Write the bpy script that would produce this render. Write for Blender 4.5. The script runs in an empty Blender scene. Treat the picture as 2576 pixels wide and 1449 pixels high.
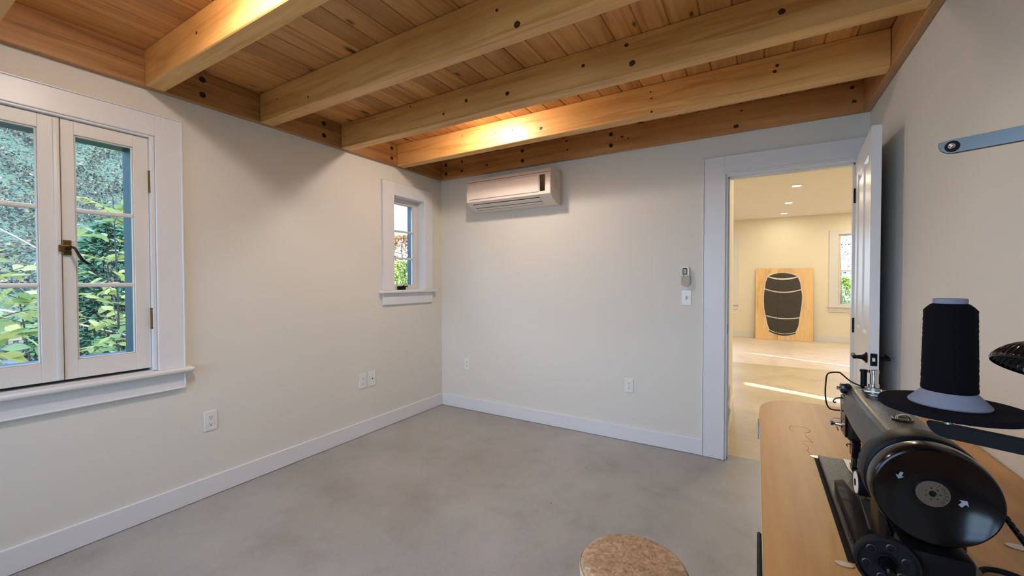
import bpy, bmesh, math, random
from mathutils import Vector, Matrix
random.seed(7)
PI = math.pi
SC = bpy.context.scene
COL = SC.collection

# ---------------------------------------------------------------- camera
F_PX = 1033.115
C_POS = Vector((2.79676, -3.27946, 1.28))
C_FW = Vector((-0.51078471, 0.85952533, -0.01775384))
C_R = Vector((0.85967688, 0.51083447, -0.00195097))
C_U = Vector((-0.00739236, 0.01625909, 0.99984048))
cd = bpy.data.cameras.new('camera')
cam = bpy.data.objects.new('camera', cd)
COL.objects.link(cam)
M = Matrix((C_R, C_U, -C_FW)).transposed().to_4x4()
M.translation = C_POS
cam.matrix_world = M
cd.sensor_width = 36.0
cd.sensor_fit = 'HORIZONTAL'
cd.lens = F_PX / 2576 * 36
cd.clip_start = 0.02
cd.clip_end = 200
SC.camera = cam

# ---------------------------------------------------------------- light and exposure
SC.view_settings.view_transform = 'Standard'
SC.view_settings.look = 'None'
SC.view_settings.gamma = 1.0
SC.view_settings.use_curve_mapping = False
SC.view_settings.exposure = 0.0
WORLD_STRENGTH = 10.0
LAMP_W = 15.5
CAN_W = 9.5
SUN_STRENGTH = 20.0
WARM = (0.98, 0.86, 0.75)

w = bpy.data.worlds.new('sky')
SC.world = w
w.use_nodes = True
nt = w.node_tree
nt.nodes.clear()
out = nt.nodes.new('ShaderNodeOutputWorld')
bg = nt.nodes.new('ShaderNodeBackground')
tc = nt.nodes.new('ShaderNodeTexCoord')
sx = nt.nodes.new('ShaderNodeSeparateXYZ')
rp = nt.nodes.new('ShaderNodeValToRGB')
nt.links.new(tc.outputs['Generated'], sx.inputs[0])
nt.links.new(sx.outputs['Z'], rp.inputs[0])
rp.color_ramp.elements[0].position = 0.0
rp.color_ramp.elements[0].color = (0.60, 0.78, 1.0, 1)
rp.color_ramp.elements[1].position = 0.6
rp.color_ramp.elements[1].color = (0.38, 0.58, 1.0, 1)
nt.links.new(rp.outputs[0], bg.inputs[0])
bg.inputs[1].default_value = WORLD_STRENGTH
nt.links.new(bg.outputs[0], out.inputs[0])

sd = bpy.data.lights.new('sun', 'SUN')
sd.energy = SUN_STRENGTH
sd.angle = math.radians(0.6)
sd.color = (1.0, 0.90, 0.74)
so = bpy.data.objects.new('sun', sd)
COL.objects.link(so)
sun_travel = Vector((-0.80, 0.335, -0.50))
so.rotation_euler = sun_travel.to_track_quat('-Z', 'Y').to_euler()
so.location = (9, -3, 8)

def portal(cx, cy, cz, sw, sh, nrm):
    d = bpy.data.lights.new('sky_portal', 'AREA')
    d.shape = 'RECTANGLE'
    d.size = sw
    d.size_y = sh
    d.cycles.is_portal = True
    o = bpy.data.objects.new('sky_portal', d)
    COL.objects.link(o)
    o.location = (cx, cy, cz)
    o.rotation_euler = Vector(nrm).to_track_quat('-Z', 'Z').to_euler()

portal(-0.19, -2.70, 1.43, 0.70, 1.26, (1, 0, 0))
portal(-0.19, -0.46, 1.62, 0.44, 0.90, (1, 0, 0))
portal(1.43, -4.70, 1.32, 2.32, 1.66, (0, 1, 0))

# ---------------------------------------------------------------- materials
def newmat(name):
    m = bpy.data.materials.new(name)
    m.use_nodes = True
    n = m.node_tree
    b = n.nodes['Principled BSDF']
    return m, n, b

def srgb(r, g, b):
    f = lambda c: ((c / 255 + 0.055) / 1.055) ** 2.4 if c > 10 else c / 255 / 12.92
    return (f(r), f(g), f(b), 1.0)

def objcoord(n, scale=(1, 1, 1), rnd=False):
    t = n.nodes.new('ShaderNodeTexCoord')
    mp = n.nodes.new('ShaderNodeMapping')
    mp.inputs['Scale'].default_value = scale
    if rnd:
        oi = n.nodes.new('ShaderNodeObjectInfo')
        vm = n.nodes.new('ShaderNodeVectorMath')
        vm.operation = 'SCALE'
        vm.inputs[0].default_value = (13.1, 17.7, 9.3)
        n.links.new(oi.outputs['Random'], vm.inputs['Scale'])
        va = n.nodes.new('ShaderNodeVectorMath')
        va.operation = 'ADD'
        n.links.new(t.outputs['Object'], va.inputs[0])
        n.links.new(vm.outputs[0], va.inputs[1])
        n.links.new(va.outputs[0], mp.inputs['Vector'])
    else:
        n.links.new(t.outputs['Object'], mp.inputs['Vector'])
    return mp.outputs['Vector']

def noise(n, vec, scale, detail=4, rough=0.55, dist=0.0):
    x = n.nodes.new('ShaderNodeTexNoise')
    x.inputs['Scale'].default_value = scale
    x.inputs['Detail'].default_value = detail
    x.inputs['Roughness'].default_value = rough
    x.inputs['Distortion'].default_value = dist
    n.links.new(vec, x.inputs['Vector'])
    return x.outputs['Fac']

def ramp(n, fac, stops):
    r = n.nodes.new('ShaderNodeValToRGB')
    e = r.color_ramp.elements
    while len(e) > 1:
        e.remove(e[0])
    e[0].position = stops[0][0]
    e[0].color = stops[0][1]
    for p, c in stops[1:]:
        k = e.new(p)
        k.color = c
    n.links.new(fac, r.inputs[0])
    return r.outputs[0]

def mixc(n, fac, a, b, mode='MIX'):
    x = n.nodes.new('ShaderNodeMix')
    x.data_type = 'RGBA'
    x.blend_type = mode
    for s, v in ((x.inputs[0], fac), (x.inputs[6], a), (x.inputs[7], b)):
        if isinstance(v, (int, float, tuple)):
            s.default_value = v
        else:
            n.links.new(v, s)
    return x.outputs[2]

def bump(n, b, h, strength, dist):
    x = n.nodes.new('ShaderNodeBump')
    x.inputs['Strength'].default_value = strength
    x.inputs['Distance'].default_value = dist
    n.links.new(h, x.inputs['Height'])
    n.links.new(x.outputs[0], b.inputs['Normal'])

def plain(name, col, rough=0.5, metal=0.0, bumps=None, coat=0.0, spec=None):
    m, n, b = newmat(name)
    b.inputs['Base Color'].default_value = col
    b.inputs['Roughness'].default_value = rough
    b.inputs['Metallic'].default_value = metal
    if coat:
        b.inputs['Coat Weight'].default_value = coat
        b.inputs['Coat Roughness'].default_value = 0.08
    if spec is not None:
        b.inputs['Specular IOR Level'].default_value = spec
    if bumps:
        sc, st, di = bumps
        bump(n, b, noise(n, objcoord(n), sc, 3), st, di)
    return m

def wood(name, ax, light, mid, dark, rough=0.42, knots=True, knot_scale=2.6, flat=(1, 1, 1), tone=0.25):
    """grain runs along axis ax (0 = x, 1 = y); ObjectInfo random gives each piece its own grain"""
    m, n, b = newmat(name)
    s = [1.0, 1.0, 1.0]
    s[ax] = 0.055
    v = objcoord(n, tuple(a * c for a, c in zip(s, flat)), rnd=True)
    g1 = noise(n, v, 15, 3, 0.5, 1.6)
    g2 = noise(n, v, 70, 3, 0.6, 0.3)
    s3 = [1.0, 1.0, 1.0]
    s3[ax] = 0.3
    v3 = objcoord(n, tuple(a * c for a, c in zip(s3, flat)), rnd=True)
    blot = noise(n, v3, 3.2, 4, 0.6, 0.6)
    c1 = ramp(n, g1, [(0.22, dark), (0.45, mid), (0.72, light)])
    c2 = ramp(n, g2, [(0.30, (0.82, 0.76, 0.68, 1)), (0.62, (1, 1, 1, 1))])
    c = mixc(n, 0.4, c1, c2, 'MULTIPLY')
    c3 = ramp(n, blot, [(0.30, (0.72, 0.62, 0.54, 1)), (0.50, (1, 1, 1, 1)), (0.75, (1.10, 1.06, 1.0, 1))])
    c = mixc(n, 0.75, c, c3, 'MULTIPLY')
    oi = n.nodes.new('ShaderNodeObjectInfo')
    c4 = ramp(n, oi.outputs['Random'], [(0.0, (1 - tone, 1 - tone * 1.15, 1 - tone * 1.3, 1)), (0.5, (1, 1, 1, 1)), (1.0, (1.08, 1.0, 0.92, 1))])
    c = mixc(n, 1.0, c, c4, 'MULTIPLY')
    if knots:
        sk = [1.0, 1.0, 1.0]
        sk[ax] = 0.42
        vk = objcoord(n, tuple(a * f for a, f in zip(sk, flat)), rnd=True)
        nv = n.nodes.new('ShaderNodeTexNoise')
        nv.inputs['Scale'].default_value = 9
        n.links.new(vk, nv.inputs['Vector'])
        vm = n.nodes.new('ShaderNodeVectorMath')
        vm.operation = 'MULTIPLY_ADD'
        n.links.new(nv.outputs['Color'], vm.inputs[0])
        vm.inputs[1].default_value = (0.035, 0.035, 0.035)
        n.links.new(vk, vm.inputs[2])
        vo = n.nodes.new('ShaderNodeTexVoronoi')
        vo.voronoi_dimensions = '2D'
        vo.inputs['Scale'].default_value = knot_scale
        n.links.new(vm.outputs[0], vo.inputs['Vector'])
        sp = n.nodes.new('ShaderNodeSeparateColor')
        n.links.new(vo.outputs['Color'], sp.inputs[0])
        thr = n.nodes.new('ShaderNodeMath')
        thr.operation = 'MULTIPLY'
        n.links.new(sp.outputs[0], thr.inputs[0])
        thr.inputs[1].default_value = 0.030 * knot_scale
        dv = n.nodes.new('ShaderNodeMath')
        dv.operation = 'DIVIDE'
        n.links.new(vo.outputs['Distance'], dv.inputs[0])
        n.links.new(thr.outputs[0], dv.inputs[1])
        halo = ramp(n, dv.outputs[0], [(0.0, (1, 1, 1, 1)), (0.45, (0.85, 0.85, 0.85, 1)), (0.75, (0.25, 0.25, 0.25, 1)), (1.0, (0, 0, 0, 1))])
        kc = ramp(n, noise(n, vk, 60, 2), [(0.35, srgb(52, 28, 14)), (0.7, srgb(110, 66, 34))])
        c = mixc(n, halo, c, kc)
    n.links.new(c, b.inputs['Base Color'])
    b.inputs['Roughness'].default_value = rough
    bump(n, b, g2, 0.12, 0.002)
    return m

M_WALL = plain('wall_paint', srgb(223, 219, 209), 0.62, bumps=(260, 0.10, 0.002))
M_TRIM = plain('trim_paint', srgb(226, 226, 227), 0.33)
M_SASH = plain('sash_paint', srgb(226, 222, 216), 0.4)
M_CREAM = plain('cream_paint', srgb(238, 231, 212), 0.7)
M_CEIL2 = plain('white_ceiling', srgb(244, 240, 230), 0.8)
M_TEAL = plain('teal_exterior_paint', srgb(28, 62, 76), 0.35)
M_BRASS = plain('aged_brass', srgb(112, 90, 52), 0.42, 0.9)
M_BRONZE = plain('dark_bronze', srgb(52, 38, 30), 0.32, 0.8)
M_CHROME = plain('chrome', (0.75, 0.75, 0.76, 1), 0.12, 1.0)
M_STEEL = plain('brushed_steel', (0.50, 0.49, 0.46, 1), 0.34, 1.0)
M_BLACK = plain('black_plastic', (0.004, 0.004, 0.006, 1), 0.42, spec=0.14)
M_GLOSS = plain('black_enamel', (0.004, 0.004, 0.006, 1), 0.20, spec=0.4)
M_WHEEL = plain('black_wheel_enamel', (0.003, 0.003, 0.0045, 1), 0.17, spec=0.28)
M_BARM = plain('satin_black_metal', (0.010, 0.011, 0.014, 1), 0.30, spec=1.0)
M_RIM = plain('grey_rim_metal', (0.05, 0.048, 0.05, 1), 0.4, 0.6)  # paler than the pulley, used for its hole rims
M_RUB = plain('black_rubber', (0.008, 0.008, 0.010, 1), 0.7, spec=0.2)
M_FELT = plain('charcoal_felt', (0.008, 0.008, 0.014, 1), 0.95, bumps=(700, 0.5, 0.002), spec=0.08)
M_FOAM = plain('white_foam', srgb(128, 134, 154), 0.8)
M_THREAD = plain('black_thread', (0.004, 0.004, 0.006, 1), 0.85, spec=0.1)
M_PLATE = plain('white_plate', srgb(232, 230, 226), 0.3)
M_ACW = plain('white_plastic', srgb(228, 216, 206), 0.35)
M_HOLE = plain('dark_slot', (0.01, 0.01, 0.01, 1), 0.6)
M_KNOT = plain('knot_wood', srgb(58, 32, 16), 0.5, bumps=(300, 0.4, 0.002))
M_BOLT = plain('dark_bolt', (0.012, 0.011, 0.012, 1), 0.5)
M_GREY = plain('grey_plastic', srgb(176, 170, 150), 0.5)
M_VINYL = plain('charcoal_vinyl', srgb(60, 56, 50), 0.5)
M_CHALK = plain('white_print', srgb(150, 152, 160), 0.7)
M_GREEN = plain('shade_inner', (0.02, 0.02, 0.025, 1), 0.2)
M_TAPE = plain('blue_tape', srgb(140, 150, 180), 0.6)
M_PENCIL = plain('pencil_line', srgb(136, 100, 62), 0.8)
M_TREAD = wood('tread_wood', 0, srgb(214, 130, 74), srgb(198, 112, 60), srgb(170, 90, 44), 0.4, knots=False)
M_PLANK = wood('plank_pine', 1, srgb(230, 178, 112), srgb(214, 158, 94), srgb(178, 122, 64), 0.45, flat=(1, 1, 0.001), knot_scale=4.6, tone=0.26)
M_BEAM = wood('beam_pine', 0, srgb(238, 192, 124), srgb(226, 176, 106), srgb(190, 134, 70), 0.42, knots=False, tone=0.06)
M_LEDGEY = wood('ledger_pine_y', 1, srgb(192, 144, 90), srgb(170, 122, 70), srgb(108, 70, 38), 0.42, knots=False, tone=0.05)
M_LEDGEX = wood('ledger_pine_x', 0, srgb(204, 154, 98), srgb(186, 132, 78), srgb(148, 98, 56), 0.42, knots=False, tone=0.05)
M_TABLE = wood('maple_laminate', 1, srgb(212, 166, 102), srgb(206, 159, 95), srgb(198, 150, 88), 0.42, knots=False, tone=0.02)
M_PLY = wood('plywood', 2, srgb(242, 210, 160), srgb(238, 203, 150), srgb(230, 192, 136), 0.6, knots=False, tone=0.02)

# hammered enamel of the machine body
M_HAMMER, n, b = newmat('hammered_black_enamel')
b.inputs['Base Color'].default_value = (0.010, 0.008, 0.006, 1)
b.inputs['Roughness'].default_value = 0.26
b.inputs['Specular IOR Level'].default_value = 0.24
b.inputs['Coat Weight'].default_value = 0.14
b.inputs['Coat Roughness'].default_value = 0.12
vv = n.nodes.new('ShaderNodeTexVoronoi')
vv.feature = 'SMOOTH_F1'
vv.inputs['Scale'].default_value = 620
n.links.new(objcoord(n), vv.inputs['Vector'])
bump(n, b, vv.outputs['Distance'], 0.45, 0.0012)

# concrete
def concrete(name, a, c, d, rough):
    m, n, b = newmat(name)
    v = objcoord(n)
    big = noise(n, v, 0.9, 6, 0.62, 0.4)
    med = noise(n, v, 4.5, 5, 0.65, 0.2)
    fine = noise(n, v, 160, 2, 0.6)
    c1 = ramp(n, big, [(0.32, a), (0.50, c), (0.70, d)])
    c2 = ramp(n, med, [(0.30, (0.86, 0.84, 0.82, 1)), (0.5, (1, 1, 1, 1)), (0.72, (1.08, 1.07, 1.05, 1))])
    cc = mixc(n, 1.0, c1, c2, 'MULTIPLY')
    c3 = ramp(n, fine, [(0.3, (0.90, 0.90, 0.90, 1)), (0.6, (1.03, 1.03, 1.03, 1))])
    cc = mixc(n, 0.8, cc, c3, 'MULTIPLY')
    sp = n.nodes.new('ShaderNodeTexVoronoi')
    sp.inputs['Scale'].default_value = 5
    n.links.new(v, sp.inputs['Vector'])
    s = ramp(n, sp.outputs['Distance'], [(0.0, (1, 1, 1, 1)), (0.022, (1, 1, 1, 1)), (0.032, (0, 0, 0, 1))])
    cc = mixc(n, s, cc, srgb(84, 76, 68))
    n.links.new(cc, b.inputs['Base Color'])
    rr = ramp(n, med, [(0.3, (rough - 0.1,) * 3 + (1,)), (0.7, (rough + 0.08,) * 3 + (1,))])
    n.links.new(rr, b.inputs['Roughness'])
    bump(n, b, fine, 0.05, 0.002)
    return m
M_FLOOR = concrete('concrete_floor', srgb(148, 144, 136), srgb(159, 157, 151), srgb(170, 169, 164), 0.42)
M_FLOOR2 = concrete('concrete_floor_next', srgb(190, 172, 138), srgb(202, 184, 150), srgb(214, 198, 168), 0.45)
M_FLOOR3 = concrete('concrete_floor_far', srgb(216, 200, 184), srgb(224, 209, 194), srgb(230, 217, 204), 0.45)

# speckled seat vinyl
M_SEAT, n, b = newmat('speckled_vinyl')
v = objcoord(n)
c1 = ramp(n, noise(n, v, 60, 5, 0.75, 1.0), [(0.30, srgb(110, 84, 58)), (0.46, srgb(168, 138, 104)), (0.62, srgb(200, 176, 142))])
c2 = ramp(n, noise(n, v, 14, 3, 0.6), [(0.35, (0.82, 0.76, 0.72, 1)), (0.6, (1.05, 1.02, 1.0, 1))])
n.links.new(mixc(n, 1.0, c1, c2, 'MULTIPLY'), b.inputs['Base Color'])
b.inputs['Roughness'].default_value = 0.45

# glass
M_GLASS = bpy.data.materials.new('window_glass')
M_GLASS.use_nodes = True
n = M_GLASS.node_tree
n.nodes.clear()
o_ = n.nodes.new('ShaderNodeOutputMaterial')
tr = n.nodes.new('ShaderNodeBsdfTransparent')
gl = n.nodes.new('ShaderNodeBsdfGlossy')
gl.inputs['Roughness'].default_value = 0.02
fr = n.nodes.new('ShaderNodeFresnel')
fr.inputs['IOR'].default_value = 1.35
mx = n.nodes.new('ShaderNodeMixShader')
tr.inputs[0].default_value = (0.93, 0.98, 1.0, 1)
n.links.new(fr.outputs[0], mx.inputs[0])
n.links.new(tr.outputs[0], mx.inputs[1])
n.links.new(gl.outputs[0], mx.inputs[2])
n.links.new(mx.outputs[0], o_.inputs[0])

def emitter(name, col, s):
    m, n, b = newmat(name)
    b.inputs['Base Color'].default_value = (1, 1, 1, 1)
    b.inputs['Emission Color'].default_value = col + (1,)
    b.inputs['Emission Strength'].default_value = s
    return m
M_LENS = emitter('lit_lens', (1.0, 0.88, 0.76), 9.0)
M_LENS2 = emitter('lit_can_lens', (1.0, 0.93, 0.78), 14.0)

def leafmat(name, cols, rough=0.5):
    m, n, b = newmat(name)
    g = n.nodes.new('ShaderNodeNewGeometry')
    oi = n.nodes.new('ShaderNodeObjectInfo')
    ad = n.nodes.new('ShaderNodeMath')
    ad.operation = 'ADD'
    n.links.new(g.outputs['Random Per Island'], ad.inputs[0])
    n.links.new(oi.outputs['Random'], ad.inputs[1])
    fr = n.nodes.new('ShaderNodeMath')
    fr.operation = 'FRACT'
    n.links.new(ad.outputs[0], fr.inputs[0])
    k = len(cols)
    c = ramp(n, fr.outputs[0], [(i / (k - 1), cc) for i, cc in enumerate(cols)])
    n.links.new(c, b.inputs['Base Color'])
    b.inputs['Roughness'].default_value = rough
    b.inputs['Specular IOR Level'].default_value = 0.15
    # thin leaves let daylight through
    tl = n.nodes.new('ShaderNodeBsdfTranslucent')
    n.links.new(c, tl.inputs[0])
    ms = n.nodes.new('ShaderNodeMixShader')
    ms.inputs[0].default_value = 0.35
    out = n.nodes['Material Output']
    n.links.new(b.outputs[0], ms.inputs[1])
    n.links.new(tl.outputs[0], ms.inputs[2])
    n.links.new(ms.outputs[0], out.inputs[0])
    return m
M_LEAF = leafmat('sapling_leaf', [srgb(160, 160, 84), srgb(190, 178, 96), srgb(128, 144, 80), srgb(200, 182, 98), srgb(146, 160, 104), srgb(176, 160, 84)])
M_BRUSH = leafmat('hill_brush', [srgb(58, 64, 52), srgb(92, 94, 84), srgb(44, 52, 44), srgb(118, 112, 92), srgb(70, 80, 66), srgb(86, 76, 66), srgb(52, 58, 56), srgb(104, 104, 98)])
M_CONIF = leafmat('conifer_needles', [srgb(50, 84, 68), srgb(70, 106, 82), srgb(42, 70, 58)])
M_AUTUMN = leafmat('autumn_leaf', [srgb(166, 102, 68), srgb(187, 144, 76), srgb(144, 81, 68), srgb(187, 161, 93), srgb(136, 110, 93)])
M_YGREEN = leafmat('yellow_green_leaf', [srgb(161, 170, 76), srgb(127, 153, 68), srgb(178, 174, 93), srgb(102, 136, 68)])
M_BARK = plain('bark', srgb(74, 66, 60), 0.85)
M_BARK2 = plain('pale_branch', srgb(98, 92, 86), 0.8)
M_SOIL = plain('forest_soil', srgb(66, 80, 70), 1.0, bumps=(6, 0.8, 0.1), spec=0.0)
M_BENCH = plain('weathered_wood', srgb(92, 88, 84), 0.8)

# ---------------------------------------------------------------- mesh helpers
def BM():
    return bmesh.new()

def box(bm, x0, x1, y0, y1, z0, z1, bev=0.0, seg=1):
    r = bmesh.ops.create_cube(bm, size=1.0)
    vs = r['verts']
    for v in vs:
        v.co = Vector(((x0 + x1) / 2 + v.co.x * (x1 - x0), (y0 + y1) / 2 + v.co.y * (y1 - y0), (z0 + z1) / 2 + v.co.z * (z1 - z0)))
    if bev:
        es = list({e for v in vs for e in v.link_edges})
        bmesh.ops.bevel(bm, geom=es, offset=bev, segments=seg, affect='EDGES', profile=0.5)
    return bm

def frame_of(d):
    d = Vector(d).normalized()
    a = Vector((0, 0, 1)) if abs(d.z) < 0.9 else Vector((1, 0, 0))
    u = d.cross(a).normalized()
    return u, d.cross(u).normalized(), d

def lathe(bm, prof, origin, axis, seg=40, cap=True, jitter=None):
    """prof: list of (distance along axis, radius)"""
    u, v, d = frame_of(axis)
    o = Vector(origin)
    rings = []
    for i, (a, r) in enumerate(prof):
        ring = []
        for k in range(seg):
            t = 2 * PI * k / seg
            rr = r if jitter is None else r * (1 + jitter(i, k))
            ring.append(bm.verts.new(o + d * a + (u * math.cos(t) + v * math.sin(t)) * max(rr, 1e-5)))
        rings.append(ring)
    for A, B in zip(rings, rings[1:]):
        for k in range(seg):
            bm.faces.new((A[k], A[(k + 1) % seg], B[(k + 1) % seg], B[k]))
    if cap:
        bm.faces.new(rings[0])
        bm.faces.new(rings[-1])
    return bm

def cyl(bm, p0, p1, r0, r1=None, seg=20):
    p0, p1 = Vector(p0), Vector(p1)
    L = (p1 - p0).length
    return lathe(bm, [(0, r0), (L, r0 if r1 is None else r1)], p0, p1 - p0, seg)

def tube(bm, pts, r, seg=8, taper=None):
    pts = [Vector(p) for p in pts]
    prev = None
    N = len(pts)
    u = None
    rings = []
    for i, p in enumerate(pts):
        d = (pts[min(i + 1, N - 1)] - pts[max(i - 1, 0)]).normalized()
        if u is None:
            u = frame_of(d)[0]
        u = (u - d * u.dot(d)).normalized()
        v = d.cross(u)
        rr = r if taper is None else r * (1 + (taper - 1) * i / (N - 1))
        rings.append([bm.verts.new(p + (u * math.cos(2 * PI * k / seg) + v * math.sin(2 * PI * k / seg)) * rr) for k in range(seg)])
    for A, B in zip(rings, rings[1:]):
        for k in range(seg):
            bm.faces.new((A[k], A[(k + 1) % seg], B[(k + 1) % seg], B[k]))
    bm.faces.new(rings[0])
    bm.faces.new(rings[-1])
    return bm

def smoothpath(pts, n=5):
    P = [Vector(p) for p in pts]
    P = [P[0]] + P + [P[-1]]
    out = []
    for i in range(1, len(P) - 2):
        a, b, c, d = P[i - 1:i + 3]
        for k in range(n):
            t = k / n
            out.append(0.5 * ((2 * b) + (c - a) * t + (2 * a - 5 * b + 4 * c - d) * t * t + (3 * b - a - 3 * c + d) * t ** 3))
    out.append(P[-2])
    return out

def prism(bm, pts, off):
    """polygon (list of 3D points) extruded by vector off"""
    off = Vector(off)
    A = [bm.verts.new(Vector(p)) for p in pts]
    B = [bm.verts.new(Vector(p) + off) for p in pts]
    bm.faces.new(A)
    bm.faces.new(B)
    for i in range(len(A)):
        j = (i + 1) % len(A)
        bm.faces.new((A[i], A[j], B[j], B[i]))
    return bm

def wpos(o):
    p = Vector((0, 0, 0))
    while o is not None:
        p = p + o.location
        o = o.parent
    return p

def link(name, bm, m, parent=None, smooth=False, label=None, kind=None, xf=None, sharp=38):
    if xf is not None:
        for v in bm.verts:
            v.co = xf(v.co)
    if parent is not None:
        off = wpos(parent)
        for v in bm.verts:
            v.co -= off
    bmesh.ops.recalc_face_normals(bm, faces=bm.faces)
    me = bpy.data.meshes.new(name)
    bm.to_mesh(me)
    bm.free()
    me.materials.append(m)
    if smooth:
        for p in me.polygons:
            p.use_smooth = True
        try:
            me.set_sharp_from_angle(angle=math.radians(sharp))
        except Exception:
            pass
    o = bpy.data.objects.new(name, me)
    COL.objects.link(o)
    if parent is not None:
        o.parent = parent
    if label:
        o['label'] = label
    if kind:
        o['kind'] = kind
    return o

def thing(name, label, cat, loc, group=None, kind=None):
    o = bpy.data.objects.new(name, None)
    o.empty_display_size = 0.05
    COL.objects.link(o)
    o.location = loc
    o['label'] = label
    if cat:
        o['category'] = cat
    if group:
        o['group'] = group
    if kind:
        o['kind'] = kind
    return o

def settle(name, kind='structure', label=None, loc=(0, 0, 0)):
    o = bpy.data.objects.new(name, None)
    COL.objects.link(o)
    o.location = loc
    o['kind'] = kind
    if label:
        o['label'] = label
    return o

def tag(o, label, cat, group=None):
    o['label'] = label
    o['category'] = cat
    if group:
        o['group'] = group
    return o

# ================================================================ the room
W = 3.387       # room width
H = 2.303       # underside of beams
RY = -4.62      # rear wall
CZ = 2.490      # underside of the ceiling boards
T = 0.16

def wall_with_holes(name, axis, at, thick, a0, a1, z0, z1, holes, m, label):
    """axis 'x': wall plane x=at, runs along y; axis 'y': plane y=at, runs along x. cut into boxes round the holes"""
    bm = BM()
    xs = sorted({a0, a1} | {h[0] for h in holes} | {h[1] for h in holes})
    for p, q in zip(xs, xs[1:]):
        hs = [h for h in holes if h[0] <= p + 1e-6 and h[1] >= q - 1e-6]
        segs = [(z0, z1)]
        for h in hs:
            ns = []
            for s in segs:
                if h[2] > s[0]:
                    ns.append((s[0], min(h[2], s[1])))
                if h[3] < s[1]:
                    ns.append((max(h[3], s[0]), s[1]))
            segs = ns
        for s in segs:
            if axis == 'x':
                box(bm, min(at, at + thick), max(at, at + thick), p, q, s[0], s[1])
            else:
                box(bm, p, q, min(at, at + thick), max(at, at + thick), s[0], s[1])
    bmesh.ops.remove_doubles(bm, verts=bm.verts, dist=1e-5)
    return link(name, bm, m, kind='structure', label=label)

wall_with_holes('wall_left', 'x', 0.0, -T, RY - T, 0.13, -0.02, 2.70,
                [(-3.035, -2.36, 0.80, 2.06), (-0.665, -0.255, 1.185, 2.055)], M_WALL,
                'off-white painted wall with the two windows')
wall_with_holes('wall_back', 'y', 0.0, 0.13, 0.0, W, -0.02, 2.70,
                [(2.612, 3.335, -0.02, 2.022)], M_WALL, 'off-white painted wall with the doorway')
bm = box(BM(), W, W + 0.14, RY - T, 0.13, -0.02, 2.70)
link('wall_right', bm, M_WALL, kind='structure', label='off-white painted wall behind the sewing table')
wall_with_holes('wall_rear', 'y', RY, -T, -T, W + 0.14, -0.02, 2.70,
                [(0.28, 1.39, 0.50, 2.14), (1.47, 2.58, 0.50, 2.14)], M_WALL, 'off-white painted wall behind the camera')
bm = box(BM(), -T, W + 0.14, RY - T, 0.10, -0.12, 0.0)
link('floor', bm, M_FLOOR, kind='structure', label='mottled grey concrete floor')

# ceiling: boards running front to back over the beams
ceil = settle('ceiling', label='pine board ceiling over exposed beams')
bm = box(BM(), -0.1, W + 0.1, RY - 0.1, 0.1, CZ + 0.022, 2.72)
link('ceiling_deck', bm, M_PLANK, ceil)
pitch = 0.130
x = 0.877 - 7 * pitch
i = 0
plank_me = {}
while x < W:
    xa, xb = max(x, 0.0), min(x + pitch, W)
    key = round(xb - xa, 3)
    ends = [RY, 0.0]
    if i in (4, 9, 13, 18, 22):
        ends = [RY, [-1.17, -1.77, -0.60, -2.35, -1.17][(4, 9, 13, 18, 22).index(i)], 0.0]
    for ya, yb in zip(ends, ends[1:]):
        kk = (key, ya, yb)
        if kk not in plank_me:
            bm = BM()
            wd = key / 2
            L = yb - ya
            g, dp = 0.0050, 0.008
            z0, z1 = 0.0, 0.020
            sec = [(-wd + g, z0), (wd - g, z0), (wd, z0 + dp), (wd, z1), (-wd, z1), (-wd, z0 + dp)]
            prism(bm, [(sx_, -L / 2 + 0.0006, sz_) for sx_, sz_ in sec], (0, L - 0.0012, 0))
            bmesh.ops.recalc_face_normals(bm, faces=bm.faces)
            me = bpy.data.meshes.new('plank')
            bm.to_mesh(me)
            bm.free()
            me.materials.append(M_PLANK)
            plank_me[kk] = me
        o = bpy.data.objects.new('plank', plank_me[kk])
        COL.objects.link(o)
        o.parent = ceil
        o.location = ((xa + xb) / 2, (ya + yb) / 2, CZ)
    x += pitch
    i += 1

# beams ---------------------------------------------------------------
BEAMS = [(-0.641, -0.558, 'fifth'), (-1.213, -1.130, 'fourth'), (-1.815, -1.730, 'third'), (-2.396, -2.312, 'second'), (-2.985, -2.900, 'first'), (-3.57, -3.487, None), (-4.15, -4.067, None)]
KN = {0: [(0.769, 2.438, .004), (1.08, 2.406, .004), (1.234, 2.398, .006), (1.471, 2.365, .011), (2.234, 2.322, .007), (2.233, 2.403, .006), (2.228, 2.446, .005), (2.885, 2.431, .008), (2.875, 2.402, .008)],
      1: [(0.767, 2.465, .006), (1.059, 2.354, .008), (1.241, 2.399, .010), (1.539, 2.374, .012), (2.007, 2.41, .009), (2.262, 2.354, .014), (2.234, 2.451, .010), (2.88, 2.4, .012)],
      2: [(1.953, 2.322, .014), (1.856, 2.412, .006), (0.55, 2.35, .006), (0.234, 2.41, .005)], 3: [(0.62, 2.40, .007)]}
BLAB = {0: 'exposed pine ceiling beam nearest the far wall, lamp glow on its face',
        1: 'exposed knotty pine ceiling beam, second from the far wall',
        2: 'exposed pine ceiling beam in the middle, third from the far wall',
        3: 'exposed pine ceiling beam above the large window, bright orange lamp glow',
        4: 'exposed pine ceiling beam cut off at the top left corner of the picture',
        5: 'exposed pine ceiling beam just behind the camera',
        6: 'exposed pine ceiling beam nearest the rear wall'}
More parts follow.
